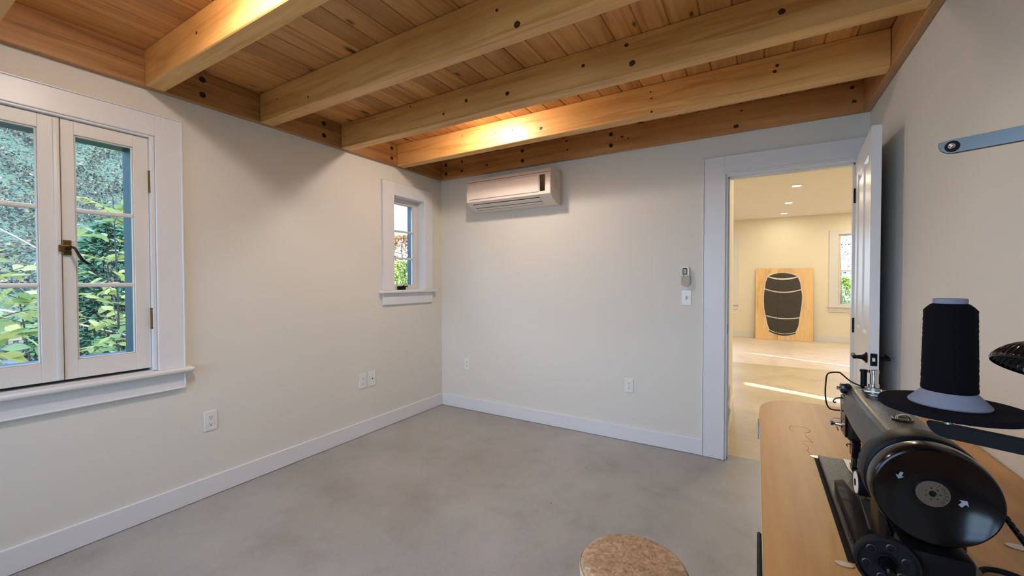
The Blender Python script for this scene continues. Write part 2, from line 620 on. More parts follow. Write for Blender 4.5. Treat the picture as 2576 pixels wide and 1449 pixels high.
def knot(parent, p, nrm, r, stretch):
    """a dark knot standing half a millimetre proud, nrm in ('-y','x')"""
    bm = BM()
    pts = []
    for k in range(12):
        t = 2 * PI * k / 12
        a, c = math.cos(t) * r * stretch * random.uniform(.85, 1.15), math.sin(t) * r * random.uniform(.85, 1.15)
        if nrm == '-y':
            pts.append((p[0] + a, p[1], p[2] + c))
        elif nrm == 'x':
            pts.append((p[0], p[1] + a, p[2] + c))
    prism(bm, pts, (0, -0.0007, 0) if nrm == '-y' else (0.0007, 0, 0))
    link('knot', bm, M_KNOT, parent)
for bi, (ya, yb, nm) in enumerate(BEAMS):
    t = thing('ceiling_beam', BLAB[bi], 'beam', (W / 2, (ya + yb) / 2, H), 'exposed beams under the pine ceiling')
    link('timber', box(BM(), 0.0405, W - 0.0405, ya, yb, H, CZ - 0.0005, 0.004), M_BEAM, t)
    for kx, kz, kr in KN.get(bi, []):
        knot(t, (kx, ya, kz), '-y', kr, 1.15)

def bolt(parent, p, axis):
    bm = lathe(BM(), [(0, 0.0165), (0.002, 0.0165), (0.003, 0.014), (0.003, 0.007), (0.0015, 0.0065)], p, axis, 20)
    link('bolt', bm, M_BOLT, parent)
t = thing('ledger_board', 'pine ledger board along the top of the window wall with bolts', 'board', (0.02, -2.3, H), 'pine ledger boards under the ceiling')
link('timber', box(BM(), 0.0010, 0.04, RY + 0.001, -0.0405, H, CZ - 0.0005, 0.003), M_LEDGEY, t)
for y in (-0.702, -1.36, -2.135, -3.3):
    for z in (2.357, 2.444):
        bolt(t, (0.0395, y, z), (1, 0, 0))
t = thing('ledger_board', 'pine ledger board across the far wall above the air conditioner', 'board', (W / 2, -0.02, H), 'pine ledger boards under the ceiling')
link('timber', box(BM(), 0.0012, W - 0.0012, -0.04, -0.0010, H, CZ - 0.0005, 0.003), M_LEDGEX, t)
for x in (0.100, 0.983, 1.793):
    for z in (2.357, 2.446):
        bolt(t, (x, -0.0395, z), (0, -1, 0))
for kx, kz, kr in [(0.302, 2.45, .012), (0.596, 2.376, .010), (0.301, 2.361, .012), (0.345, 2.41, .005), (1.41, 2.459, .008), (1.417, 2.384, .008), (1.882, 2.411, .010), (1.93, 2.39, .006), (2.671, 2.341, .014), (2.702, 2.442, .006), (3.293, 2.457, .010), (3.304, 2.37, .010)]:
    knot(t, (kx, -0.04, kz), '-y', kr, 1.2)
t = thing('ledger_board', 'pine ledger board along the top of the right wall', 'board', (W - 0.02, -2.3, H), 'pine ledger boards under the ceiling')
link('timber', box(BM(), W - 0.04, W - 0.0010, RY + 0.001, -0.0405, H, CZ - 0.0005, 0.003), M_LEDGEY, t)
t = thing('ledger_board', 'pine ledger board across the rear wall behind the camera', 'board', (W / 2, RY + 0.02, H), 'pine ledger boards under the ceiling')
link('timber', box(BM(), 0.041, W - 0.041, RY + 0.001, RY + 0.04, H, CZ - 0.0005, 0.003), M_LEDGEX, t)

# baseboards ----------------------------------------------------------
def base_y(bm, x0, x1, ya, yb):
    box(bm, x0, x1, ya, yb, 0.002, 0.118, 0.003, 2)
bm = BM(); base_y(bm, 0.0, 0.015, RY, -0.0005); link('baseboard_left', bm, M_TRIM, kind='structure')
bm = box(BM(), 0.0155, 2.467, -0.015, 0.0, 0.002, 0.118, 0.003, 2); link('baseboard_back', bm, M_TRIM, kind='structure')
bm = BM(); base_y(bm, W - 0.015, W, RY, -0.001); link('baseboard_right', bm, M_TRIM, kind='structure')
bm = box(BM(), 0.0155, W - 0.0155, RY, RY + 0.015, 0.002, 0.118, 0.003, 2); link('baseboard_rear', bm, M_TRIM, kind='structure')

# ================================================================ windows
def pane_set(sash, bmkr, mat):
    pass

def casement(parent, y0, y1, z0, z1, x, stile_a, stile_b, top, bot, nrow, th=0.036, outmat=None):
    """one sash in plane x (front face), y0<y1; returns sash object"""
    gy0, gy1, gz0, gz1 = y0 + stile_a, y1 - stile_b, z0 + bot, z1 - top
    bm = BM()
    box(bm, x - th, x, y0, gy0, z0, z1, 0.002)
    box(bm, x - th, x, gy1, y1, z0, z1, 0.002)
    box(bm, x - th, x, gy0 - .001, gy1 + .001, gz1, z1 - .0002, 0.002)
    box(bm, x - th, x, gy0 - .001, gy1 + .001, z0 + .0002, gz0, 0.002)
    # sticking bead round the glass
    for a, b_, c, d in ((gy0, gy0 + .007, gz0, gz1), (gy1 - .007, gy1, gz0, gz1), (gy0, gy1, gz0, gz0 + .007), (gy0, gy1, gz1 - .007, gz1)):
        box(bm, x - 0.020, x - 0.006, a, b_, c, d, 0.003)
    s = link('sash', bm, M_SASH, parent, smooth=False)
    hh = (gz1 - gz0) / nrow
    for k in range(1, nrow):
        zc = gz0 + hh * k
        bm = box(BM(), x - 0.030, x - 0.004, gy0, gy1, zc - 0.0105, zc + 0.0105, 0.007, 2)
        link('muntin', bm, M_SASH, s)
    for k in range(nrow):
        bm = box(BM(), x - 0.024, x - 0.021, gy0 + .001, gy1 - .001, gz0 + hh * k + .002, gz0 + hh * (k + 1) - .002)
        link('pane', bm, M_GLASS, s)
    if outmat:
        bm = BM()
        for a, b_, c, d in ((y0, gy0 - .003, z0, z1), (gy1 + .003, y1, z0, z1), (y0, y1, z0, gz0 - .003), (y0, y1, gz1 + .003, z1)):
            box(bm, x - th - 0.004, x - th, a, b_, c, d)
        link('outer_face', bm, outmat, s, label='teal painted outer face')
    return s

# --- large double casement, window_1
wn = settle('window_1', label='large white double casement window on the left wall', loc=(0, -2.7, 1.43))
bm = BM()
box(bm, 0, 0.020, -2.352, -2.234, 0.795, 2.172, 0.003)
box(bm, 0, 0.020, -3.160, -3.042, 0.795, 2.172, 0.003)
box(bm, 0.0, 0.0198, -3.043, -2.351, 2.058, 2.1718, 0.003)
# narrow back band round the outside
box(bm, 0, 0.026, -2.238, -2.230, 0.68, 2.176, 0.002)
box(bm, 0, 0.026, -3.166, -3.158, 0.68, 2.176, 0.002)
box(bm, 0, 0.026, -3.166, -2.230, 2.170, 2.178, 0.002)
link('casing', bm, M_TRIM, wn)
bm = BM()
box(bm, -0.155, 0.004, -2.372, -2.352, 0.80, 2.06, 0.002)
box(bm, -0.155, 0.004, -3.042, -3.024, 0.80, 2.06, 0.002)
box(bm, -0.155, 0.004, -3.042, -2.352, 2.047, 2.062, 0.002)
box(bm, 0.0, 0.012, -2.372, -2.3525, 0.80, 2.055, 0.004, 2)
box(bm, 0.0, 0.012, -3.042, -2.3525, 2.047, 2.060, 0.004, 2)
link('jamb', bm, M_TRIM, wn)
link('stool', box(BM(), -0.05, 0.056, -3.20, -2.196, 0.770, 0.797, 0.010, 3), M_TRIM, wn, smooth=True)
bm = box(BM(), 0, 0.018, -3.160, -2.236, 0.682, 0.770, 0.003)
box(bm, 0, 0.024, -3.164, -2.232, 0.678, 0.686, 0.002)
link('apron', bm, M_TRIM, wn)
# teal outside reveal and sill
bm = BM()
box(bm, -0.19, -0.052, -2.425, -2.372, 0.81, 2.047)
box(bm, -0.19, -0.052, -3.024, -2.972, 0.81, 2.047)
box(bm, -0.19, -0.052, -3.024, -2.372, 1.990, 2.047)
box(bm, -0.23, -0.052, -3.03, -2.372, 0.80, 0.893)
box(bm, -0.185, -0.165, -2.36, -2.26, 0.78, 2.14)
link('outer_frame', bm, M_TEAL, wn, label='teal painted outer frame')
sR = casement(wn, -2.6965, -2.373, 0.8155, 2.0455, -0.008, 0.045, 0.062, 0.064, 0.088, 3, outmat=M_TEAL)
sL = casement(wn, -3.022, -2.6995, 0.8155, 2.0455, -0.008, 0.062, 0.070, 0.064, 0.088, 3, outmat=M_TEAL)
# astragal on the meeting stile
bm = box(BM(), -0.010, -0.001, -2.722, -2.700, 0.818, 2.043, 0.004, 2)
link('astragal', bm, M_SASH, wn, smooth=True)
for z0, z1 in ((1.758, 1.868), (1.028, 1.134)):
    bm = cyl(BM(), (0.004, -2.3725, z0), (0.004, -2.3725, z1), 0.0062, seg=14)
    for zz in (z0, z1):
        cyl(bm, (0.004, -2.3725, zz - .003), (0.004, -2.3725, zz + .003), 0.0072, seg=14)
    link('hinge', bm, M_BRASS, wn, smooth=True)
bm = box(BM(), -0.009, 0.001, -2.698, -2.668, 1.405, 1.475, 0.002)
box(bm, -0.002, 0.014, -2.712, -2.672, 1.42, 1.452, 0.004, 2)
lp = link('latch', bm, M_BRASS, wn)
bm = BM()
cyl(bm, (0.0, -2.684, 1.436), (0.030, -2.684, 1.436), 0.009, seg=16)
tube(bm, smoothpath([(0.026, -2.684, 1.441), (0.034, -2.674, 1.441), (0.040, -2.666, 1.437), (0.044, -2.661, 1.424), (0.048, -2.654, 1.405), (0.052, -2.644, 1.385), (0.054, -2.632, 1.371), (0.055, -2.622, 1.364)], 4), 0.0052, 10, 1.3)
link('lever', bm, M_BRONZE, lp, smooth=True)

# --- small casement, window_2
wn = settle('window_2', label='small white window near the corner of the left wall', loc=(0, -0.46, 1.6))
bm = BM()
box(bm, 0, 0.020, -0.265, -0.155, 1.197, 2.160, 0.003)
box(bm, 0, 0.020, -0.785, -0.655, 1.197, 2.160, 0.003)
box(bm, 0, 0.0198, -0.656, -0.264, 2.046, 2.1598, 0.003)
box(bm, 0, 0.024, -0.790, -0.783, 1.197, 2.164, 0.002)
link('casing', bm, M_TRIM, wn)
bm = BM()
box(bm, -0.15, 0.006, -0.265, -0.252, 1.19, 2.058, 0.002)
box(bm, -0.15, 0.006, -0.668, -0.655, 1.19, 2.058, 0.002)
box(bm, -0.15, 0.006, -0.668, -0.252, 2.045, 2.058, 0.002)
box(bm, -0.15, 0.0, -0.668, -0.252, 1.183, 1.197, 0.002)
link('jamb', bm, M_TRIM, wn)
link('stool', box(BM(), -0.02, 0.050, -0.818, -0.116, 1.170, 1.196, 0.009, 3), M_TRIM, wn, smooth=True)
bm = box(BM(), 0, 0.018, -0.785, -0.158, 1.068, 1.170, 0.003)
link('apron', bm, M_TRIM, wn)
casement(wn, -0.655, -0.265, 1.197, 2.045, -0.082, 0.055, 0.050, 0.045, 0.040, 3, outmat=M_TEAL)
bm = BM()
box(bm, -0.175, -0.13, -0.305, -0.265, 1.197, 2.045)
box(bm, -0.175, -0.13, -0.655, -0.615, 1.197, 2.045)
box(bm, -0.20, -0.13, -0.655, -0.265, 1.18, 1.215)
box(bm, -0.20, -0.13, -0.655, -0.265, 2.015, 2.045)
link('outer_frame', bm, M_TEAL, wn, label='teal painted outer frame')
bm = box(BM(), -0.082, -0.045, -0.535, -0.455, 1.197, 1.232, 0.004)
box(bm, -0.062, -0.050, -0.455, -0.425, 1.222, 1.232, 0.002)
cyl(bm, (-0.05, -0.50, 1.225), (-0.035, -0.49, 1.240), 0.006)
link('crank_operator', bm, M_BLACK, wn)
bm = box(BM(), -0.082, -0.074, -0.288, -0.276, 1.50, 1.56, 0.003)
link('sash_lock', bm, M_PLATE, wn)

# --- two glazed doors in the rear wall (behind the camera)
for k, (xa, xb) in enumerate(((0.28, 1.39), (1.47, 2.58))):
    wn = settle('window_%d' % (3 + k), label='tall glazed opening in the rear wall, %s one' % ('left-hand' if k else 'right-hand'), loc=((xa + xb) / 2, RY, 1.1))
    bm = BM()
    yy = RY
    if k == 0:
        box(bm, xa - 0.11, xa + .005, yy, yy + 0.02, 0.50, 2.26, 0.003)
    box(bm, xb - .005, xb + (0.085 if k == 0 else 0.11), yy, yy + 0.02, 0.50, 2.26, 0.003)
    box(bm, xa, xb, yy, yy + 0.0198, 2.135, 2.26, 0.003)
    box(bm, xa - .11, xb + .085, yy, yy + 0.045, 0.475, 0.50, 0.005)
    link('casing', bm, M_TRIM, wn)
    bm = BM()
    for a, b_, c, d in ((xa, xa + .06, .50, 2.14), (xb - .06, xb, .50, 2.14), (xa, xb, .50, .58), (xa, xb, 2.07, 2.14)):
        box(bm, a, b_, yy - 0.07, yy - 0.03, c, d, 0.003)
    s = link('sash', bm, M_SASH, wn)
    for zz in (1.08, 1.58):
        link('muntin', box(BM(), xa + .07, xb - .07, yy - .06, yy - .04, zz - .011, zz + .011, .004), M_SASH, s)
    link('muntin', box(BM(), (xa + xb) / 2 - .011, (xa + xb) / 2 + .011, yy - .06, yy - .04, .58, 2.07, .004), M_SASH, s)
    link('pane', box(BM(), xa + .07, xb - .07, yy - .052, yy - .048, .58, 2.07), M_GLASS, s)

# ================================================================ doorway, door
dr = settle('door_1', label='white doorway into the bright room', loc=(3.0, 0, 0))
bm = BM()
box(bm, 2.468, 2.601, -0.020, 0.0, 0.001, 2.146, 0.003)
box(bm, 2.600, W - 0.001, -0.0198, 0.0, 2.030, 2.1458, 0.003)
box(bm, 2.463, 2.470, -0.026, 0.0, 0.001, 2.150, 0.002)
box(bm, 2.463, W - 0.001, -0.026, 0.0, 2.143, 2.151, 0.002)
box(bm, 2.597, 2.609, -0.026, 0.0, 0.001, 2.034, 0.003)
box(bm, 2.597, 3.345, -0.026, 0.0, 2.026, 2.037, 0.003)
box(bm, 3.340, W - 0.001, -0.020, 0.0, 0.001, 2.03, 0.003)
link('casing', bm, M_TRIM, dr)
bm = BM()
box(bm, 2.604, 2.622, -0.006, 0.137, 0.001, 2.034, 0.002)
box(bm, 3.325, 3.343, -0.006, 0.137, 0.001, 2.034, 0.002)
box(bm, 2.598, 3.349, -0.0055, 0.137, 2.012, 2.036, 0.002)
box(bm, 2.620, 2.632, 0.040, 0.060, 0.001, 2.014, 0.002)
box(bm, 3.315, 3.327, 0.040, 0.060, 0.001, 2.014, 0.002)
box(bm, 2.620, 3.327, 0.040, 0.060, 2.002, 2.014, 0.002)
link('jamb', bm, M_TRIM, dr)
link('strike_plate', box(BM(), 2.621, 2.6235, 0.008, 0.032, 0.895, 0.965, 0.001), M_BLACK, dr)

# the open leaf: latch end at y=-0.69, hinged at y=0
LEAF0 = Vector((3.321, -0.012, 0))     # hinge-side left face
LEAF1 = Vector((3.2685, -0.690, 0))    # latch-side left face
ldir = (LEAF1 - LEAF0).normalized()    # u direction
lnor = Vector((ldir.y, -ldir.x, 0))    # points to -x side
if lnor.x > 0:
    lnor = -lnor
LL = (LEAF1 - LEAF0).length
def lf(c):      # c = (u, w, z): w = depth into the leaf from the left face (positive = away from the viewer)
    return LEAF0 + ldir * c.x - lnor * c.y + Vector((0, 0, c.z))
leaf = thing('open_door', 'white panelled door leaf standing open against the right wall', 'door', (3.31, -0.02, 0.012))
bm = BM()
TH = 0.038
PAN = [(0.105, 0.305, 1.005, 1.905), (0.385, 0.585, 1.005, 1.905), (0.105, 0.305, 0.22, 0.83), (0.385, 0.585, 0.22, 0.83)]
us = [0, 0.105, 0.305, 0.385, 0.585, LL]
zs = [0.012, 0.22, 0.83, 1.005, 1.905, 2.020]
for a in range(5):
    for c in range(5):
        rect = (us[a], us[a + 1], zs[c], zs[c + 1])
        if a in (1, 3) and c in (1, 3):
            box(bm, rect[0], rect[1], 0.010, TH - 0.010, rect[2], rect[3])
        else:
            box(bm, rect[0], rect[1], 0, TH, rect[2], rect[3])
bmesh.ops.remove_doubles(bm, verts=bm.verts, dist=1e-5)
link('leaf', bm, M_TRIM, leaf, xf=lf)
for (a, b_, c, d) in PAN:
    for side in (0, 1):
        bm = BM()
        w0, w1, w2 = (0.0, 0.010, 0.004) if side == 0 else (TH, TH - 0.010, TH - 0.004)
        # raised field with sloped margins
        o_r = [(a, c), (b_, c), (b_, d), (a, d)]
        rings = []
        for inset, wv in ((0.0, w0), (0.012, w1), (0.018, w1), (0.045, w2)):
            rings.append([bm.verts.new((p[0] + (inset if p[0] == a else -inset), wv, p[1] + (inset if p[1] == c else -inset))) for p in o_r])
        for A, B in zip(rings, rings[1:]):
            for k in range(4):
                bm.faces.new((A[k], A[(k + 1) % 4], B[(k + 1) % 4], B[k]))
        bm.faces.new(rings[-1])
        link('panel', bm, M_TRIM, leaf, xf=lf)
# latch hardware
bm = box(BM(), LL - 0.001, LL + 0.0015, 0.006, TH - 0.006, 0.865, 0.925, 0.001)
link('latch_plate', bm, M_BLACK, leaf, xf=lf)
bm = box(BM(), LL, LL + 0.009, 0.013, TH - 0.014, 0.887, 0.905, 0.002)
link('latch_bolt', bm, M_PLATE, leaf, xf=lf)
for sgn in (-1, 1):
    bm = BM()
    w0 = 0.0 if sgn < 0 else TH
    c = Vector((LL - 0.060, w0, 0.895))
    lathe(bm, [(0, 0.027), (0.004, 0.027), (0.009, 0.020), (0.020, 0.011), (0.040, 0.009)], c, (0, sgn, 0), 28)
    if sgn < 0:
        box(bm, LL - 0.145, LL - 0.048, w0 - 0.056, w0 - 0.040, 0.886, 0.904, 0.004, 2)
    else:
        box(bm, LL - 0.145, LL - 0.048, w0 + 0.036, w0 + 0.048, 0.886, 0.904, 0.004, 2)
    link('lever_handle', bm, M_BLACK, leaf, smooth=True, xf=lf)
for z in (0.25, 1.0, 1.8):
    bm = cyl(BM(), (-0.004, TH * 0 - 0.004, z - 0.045), (-0.004, -0.004, z + 0.045), 0.006, seg=12)
    link('hinge', bm, M_BLACK, leaf, smooth=True, xf=lf)

# ================================================================ wall plates
FL = lambda c: Vector((c.y, c.x, c.z))           # (u, w, z) on the left wall
FB = lambda c: Vector((c.x, -c.y, c.z))          # on the back wall
def plate(name, label, cat, F, u0, u1, z0, z1, kind):
    c = F(Vector(((u0 + u1) / 2, 0, z0)))
    t = thing(name, label, cat, c, 'white wall plates')
    link('cover_plate', box(BM(), u0, u1, 0, 0.006, z0, z1, 0.0025, 2), M_PLATE, t, xf=F)
    um, zm = (u0 + u1) / 2, (z0 + z1) / 2
    if kind == 'duplex':
        for dz in (0.020, -0.020):
            bm = BM()
            pts = []
            for k in range(20):
                a = 2 * PI * k / 20
                pts.append((um + 0.0165 * math.cos(a), 0.0055, zm + dz + max(-0.0125, min(0.0125, 0.0165 * math.sin(a)))))
            prism(bm, pts, (0, 0.0022, 0))
            rc = link('receptacle', bm, M_PLATE, t, xf=F)
            bm = BM()
            box(bm, um - 0.0072, um - 0.0052, 0.0076, 0.0082, zm + dz - 0.001, zm + dz + 0.007)
            box(bm, um + 0.0052, um + 0.0072, 0.0076, 0.0082, zm + dz - 0.001, zm + dz + 0.006)
            cyl(bm, (um, 0.0076, zm + dz - 0.0065), (um, 0.0083, zm + dz - 0.0065), 0.0028, seg=10)
            link('slot', bm, M_HOLE, rc, xf=F)
        link('screw', cyl(BM(), (um, 0.006, zm), (um, 0.0072, zm), 0.0025, seg=10), M_STEEL, t, xf=F)
    elif kind == 'coax':
        link('jack', cyl(BM(), (um - .002, 0.006, zm), (um - .002, 0.012, zm), 0.0045, seg=12), M_HOLE, t, xf=F)
    elif kind == 'toggle':
        bm = box(BM(), um - 0.006, um + 0.006, 0.0058, 0.0068, zm - 0.013, zm + 0.013)
        link('slot', bm, M_GREY, t, xf=F)
        bm = BM()
        prism(bm, [(um - 0.004, 0.006, zm - 0.006), (um - 0.004, 0.019, zm + 0.010), (um - 0.004, 0.015, zm + 0.015), (um - 0.004, 0.006, zm + 0.006)], (0.008, 0, 0))
        link('toggle', bm, M_PLATE, t, xf=F)
        for dz in (0.030, -0.030):
            link('screw', cyl(BM(), (um, 0.006, zm + dz), (um, 0.0072, zm + dz), 0.0025, seg=10), M_STEEL, t, xf=F)
plate('wall_outlet', 'white duplex outlet under the right end of the large window', 'outlet', FL, -2.138, -2.070, 0.391, 0.508, 'duplex')
plate('wall_outlet', 'white duplex outlet left of the blank jack plate, window wall', 'outlet', FL, -1.035, -0.966, 0.393, 0.513, 'duplex')
plate('cable_jack_plate', 'white plate with one small black jack beside the outlet', 'jack plate', FL, -0.940, -0.868, 0.393, 0.514, 'coax')
plate('wall_outlet', 'white duplex outlet on the far wall below the air conditioner', 'outlet', FB, 0.294, 0.358, 0.396, 0.510, 'duplex')
plate('wall_outlet', 'white duplex outlet on the far wall nearer the doorway', 'outlet', FB, 1.898, 1.966, 0.388, 0.500, 'duplex')
plate('light_switch', 'white toggle light switch below the remote control beside the doorway', 'switch', FB, 2.320, 2.388, 1.095, 1.208, 'toggle')

# remote control in its holder
t = thing('remote_control', 'white remote control with small screen above the light switch', 'remote', (2.349, 0, 1.24), None)
def rrect(u0, u1, z0, z1, r, w, top_r=None):
    pts = []
    tr_ = top_r or r
    for cx, cz, a0, rr in ((u1 - r, z0 + r, -90, r), (u1 - tr_, z1 - tr_, 0, tr_), (u0 + tr_, z1 - tr_, 90, tr_), (u0 + r, z0 + r, 180, r)):
        for k in range(6):
            a = math.radians(a0 + 90 * k / 5)
            pts.append((cx + rr * math.cos(a), w, cz + rr * math.sin(a)))
    return pts
link('body', prism(BM(), rrect(2.325, 2.374, 1.250, 1.384, 0.012, 0.010, 0.022), (0, 0.016, 0)), M_PLATE, t, xf=FB)
link('holder', prism(BM(), rrect(2.320, 2.379, 1.238, 1.312, 0.024, 0.0, 0.004), (0, 0.030, 0)), M_GREY, t, xf=FB)
sc = link('screen_surround', prism(BM(), rrect(2.329, 2.362, 1.322, 1.372, 0.004, 0.026, 0.010), (0, 0.001, 0)), M_BLACK, t, xf=FB)
link('screen', box(BM(), 2.334, 2.357, 0.027, 0.028, 1.328, 1.364), M_GREY, sc, xf=FB)
for u in (2.331, 2.343, 2.361):
    link('button', box(BM(), u, u + 0.007, 0.0295, 0.032, 1.313, 1.317), M_BLACK, t, xf=FB)

# ================================================================ air conditioner
t = thing('air_conditioner', 'white wall-mounted air conditioner high in the corner with louvres', 'air conditioner', (0.92, 0, 1.94))
x0, x1 = 0.492, 1.345
prof = [(0.0, 1.930), (0.0, 2.222), (0.055, 2.228), (0.150, 2.222), (0.195, 2.208), (0.214, 2.180), (0.218, 2.10), (0.219, 1.998), (0.206, 1.988), (0.165, 1.962), (0.110, 1.938), (0.060, 1.930)]
bm = prism(BM(), [(x0, -d, z) for d, z in prof], (x1 - x0, 0, 0))
bmesh.ops.bevel(bm, geom=[e for e in bm.edges if abs(e.verts[0].co.x - e.verts[1].co.x) < 1e-6], offset=0.004, segments=2, affect='EDGES')
link('body', bm, M_ACW, t, smooth=True)
bm = box(BM(), x0 + 0.03, x1 - 0.105, -0.2225, -0.214, 2.020, 2.158, 0.003)
link('front_panel', bm, M_ACW, t)
bm = box(BM(), x0 + 0.01, x1 - 0.01, -0.2165, -0.212, 2.176, 2.1785)
link('seam', bm, M_HOLE, t)
bm = box(BM(), x0 + 0.03, x1 - 0.105, -0.2195, -0.214, 2.0165, 2.0185)
link('seam', bm, M_HOLE, t)
bm = prism(BM(), rrect(x1 - 0.098, x1 - 0.050, 2.022, 2.158, 0.006, 0.2175), (0, 0.0015, 0))
link('display_window', bm, M_GLOSS, t, xf=FB)
# louvres in the underside: outlet recess + two flaps
def under(d):     # z of underside at depth d
    for (d0, z0), (d1, z1) in zip(prof[7:], prof[8:]):
        if d1 <= d <= d0:
            return z1 + (z0 - z1) * (d - d1) / (d0 - d1)
    return 1.93
u0, u1 = x0 + 0.055, x1 - 0.115
for (da, db, mt, off, nm) in ((0.194, 0.188, M_HOLE, 0.0016, 'slot'), (0.187, 0.152, M_ACW, 0.003, 'louvre'), (0.152, 0.143, M_HOLE, 0.0016, 'slot'), (0.142, 0.117, M_ACW, 0.003, 'louvre'), (0.116, 0.111, M_HOLE, 0.0016, 'slot')):
    bm = prism(BM(), [(u0, -da, under(da) - off), (u0, -db, under(db) - off), (u0, -db, under(db) + 0.002), (u0, -da, under(da) + 0.002)], (u1 - u0, 0, 0))
    link(nm, bm, mt, t)
bm = BM()
box(bm, x1, x1 + 0.0012, -0.125, -0.123, 2.06, 2.13)
box(bm, x1, x1 + 0.0012, -0.095, -0.093, 2.06, 2.13)
box(bm, x1, x1 + 0.0012, -0.125, -0.093, 2.128, 2.130)
box(bm, x1, x1 + 0.0012, -0.120, -0.098, 2.060, 2.062)
box(bm, x1, x1 + 0.0012, -0.125, -0.100, 2.150, 2.153)
link('side_vent', bm, M_GREY, t)

# ================================================================ joist-bay lamps
def bay_lamp(x, y, label, f=1.0):
    t = thing('ceiling_lamp', label, 'lamp', (x, y, CZ), 'round lamps between the beams')
    link('rim', lathe(BM(), [(0, 0.070), (0.004, 0.070), (0.006, 0.066), (0.006, 0.056), (0.004, 0.056)], (x, y, CZ), (0, 0, -1), 36, cap=False), M_PLATE, t, smooth=True)
    link('lens', lathe(BM(), [(0.001, 0.058), (0.004, 0.056), (0.005, 0.02)], (x, y, CZ), (0, 0, -1), 36), M_LENS, t, smooth=True)
    d = bpy.data.lights.new('lamp_light', 'POINT')
    d.shadow_soft_size = 0.032
    d.energy = LAMP_W * f * 0.62
    d.color = WARM
    o = bpy.data.objects.new('lamp_light', d)
    COL.objects.link(o)
    o.parent = t
    o.location = (0, 0, -0.042)
    d = bpy.data.lights.new('lamp_downlight', 'AREA')
    d.shape = 'DISK'
    d.size = 0.10
    d.energy = LAMP_W * f * 0.68
    d.color = WARM
    o = bpy.data.objects.new('lamp_downlight', d)
    COL.objects.link(o)
    o.parent = t
    o.location = (0, 0, -0.008)
bay_lamp(1.10, -0.96, 'round lit lamp between the two beams nearest the far wall')
bay_lamp(1.25, -2.67, 'round lit lamp between the beams above the camera, left side')
bay_lamp(2.45, -3.85, 'round lit lamp between the beams behind the camera', 0.12)

# ================================================================ the next room
NX0, NX1, NY1, NZ = 0.06, 6.0, 7.35, 2.64
bm = box(BM(), NX0, NX1, 0.10, 4.0, -0.12, 0.0)
link('floor_next_room', bm, M_FLOOR2, kind='structure', label='pale concrete floor of the bright room')
bm = box(BM(), NX0, NX1, 4.004, NY1, -0.12, 0.0)
link('floor_far_slab', bm, M_FLOOR3, kind='structure', label='pinkish concrete slab at the far end of the bright room')
bm = box(BM(), NX0 - .1, NX1 + .1, 0.13, NY1 + .1, NZ, NZ + 0.12)
link('ceiling_next_room', bm, M_CEIL2, kind='structure')
wall_with_holes('wall_far', 'y', NY1, 0.14, NX0, NX1, -0.02, NZ + .05, [(4.235, 4.90, 0.76, 2.215), (1.50, 2.30, 0.76, 2.215)], M_CREAM, 'cream wall at the far end of the bright room')
wall_with_holes('wall_east', 'x', NX1, 0.14, 0.0, NY1 + .14, -0.02, NZ + .05, [(1.05, 1.25, 0.75, 2.15), (3.60, 3.70, 0.75, 2.15)], M_CREAM, 'cream wall on the right of the bright room')
bm = box(BM(), NX0 - 0.14, NX0, 0.13, NY1 + .14, -0.02, NZ + .05); link('wall_west', bm, M_CREAM, kind='structure')
bm = box(BM(), W + 0.14, NX1 + .14, -0.01, 0.13, -0.02, NZ + .05); link('wall_near', bm, M_CREAM, kind='structure')
# side wall beside the stair
bm = BM()
box(bm, 2.48, 2.598, 0.137, 1.39, 0.34, NZ)
box(bm, 2.48, 2.598, 0.90, 1.39, 0.0, 0.34)
link('wall_stair', bm, M_CREAM, kind='structure', label='cream end wall beside the stair')
link('baseboard_stair', prism(BM(), [(2.598, 0.70, 0.0), (2.598, 1.39, 0.0), (2.598, 1.39, 0.118), (2.598, 0.90, 0.118)], (0.012, 0, 0)), M_TRIM, kind='structure')
t = thing('stair_step', 'low stair step with orange wooden tread just inside the bright room', 'stair', (2.2, 0.7, 0))
link('tread', box(BM(), 1.7, 2.600, 0.15, 0.88, 0.17, 0.20, 0.006), M_TREAD, t)
link('riser', box(BM(), 1.72, 2.590, 0.15, 0.86, 0.0, 0.17), M_TRIM, t)
bm = box(BM(), NX0, NX1, NY1 - 0.014, NY1, 0.0, 0.135, 0.003); link('baseboard_far', bm, M_TRIM, kind='structure')
# far right window (double hung), partly behind the door
def farwin(nm, xa, xb, label):
    wn = settle(nm, label=label, loc=((xa + xb) / 2, NY1, 1.4))
    bm = BM()
    box(bm, xa - .145, xa + .003, NY1 - .02, NY1, .745, 2.30, 0.003)
    box(bm, xb - .003, xb + .145, NY1 - .02, NY1, .745, 2.30, 0.003)
    box(bm, xa, xb, NY1 - .0198, NY1, 2.212, 2.30, 0.003)
    link('casing', bm, M_TRIM, wn)
    link('stool', box(BM(), xa - .17, xb + .17, NY1 - .06, NY1, .72, .747, 0.005), M_TRIM, wn)
    link('apron', box(BM(), xa - .145, xb + .145, NY1 - .018, NY1, .62, .72, 0.003), M_TRIM, wn)
    for za, zb, yy, k in ((1.455, 2.215, NY1 + .03, 0), (.76, 1.485, NY1 + .01, 1)):
        bm = BM()
        for a, b_, c, d in ((xa, xa + .05, za, zb), (xb - .05, xb, za, zb), (xa + .05, xb - .05, za, za + .035), (xa + .05, xb - .05, zb - .035, zb)):
            box(bm, a, b_, yy, yy + .03, c, d, 0.002)
        s = link('sash', bm, M_SASH, wn)
        link('pane', box(BM(), xa + .05, xb - .05, yy + .013, yy + .016, za + .035, zb - .035), M_GLASS, s)
farwin('window_5', 4.235, 4.90, 'white sash window in the far room, partly behind the door')
farwin('window_6', 1.50, 2.30, 'white window in the far room hidden behind the stair wall')

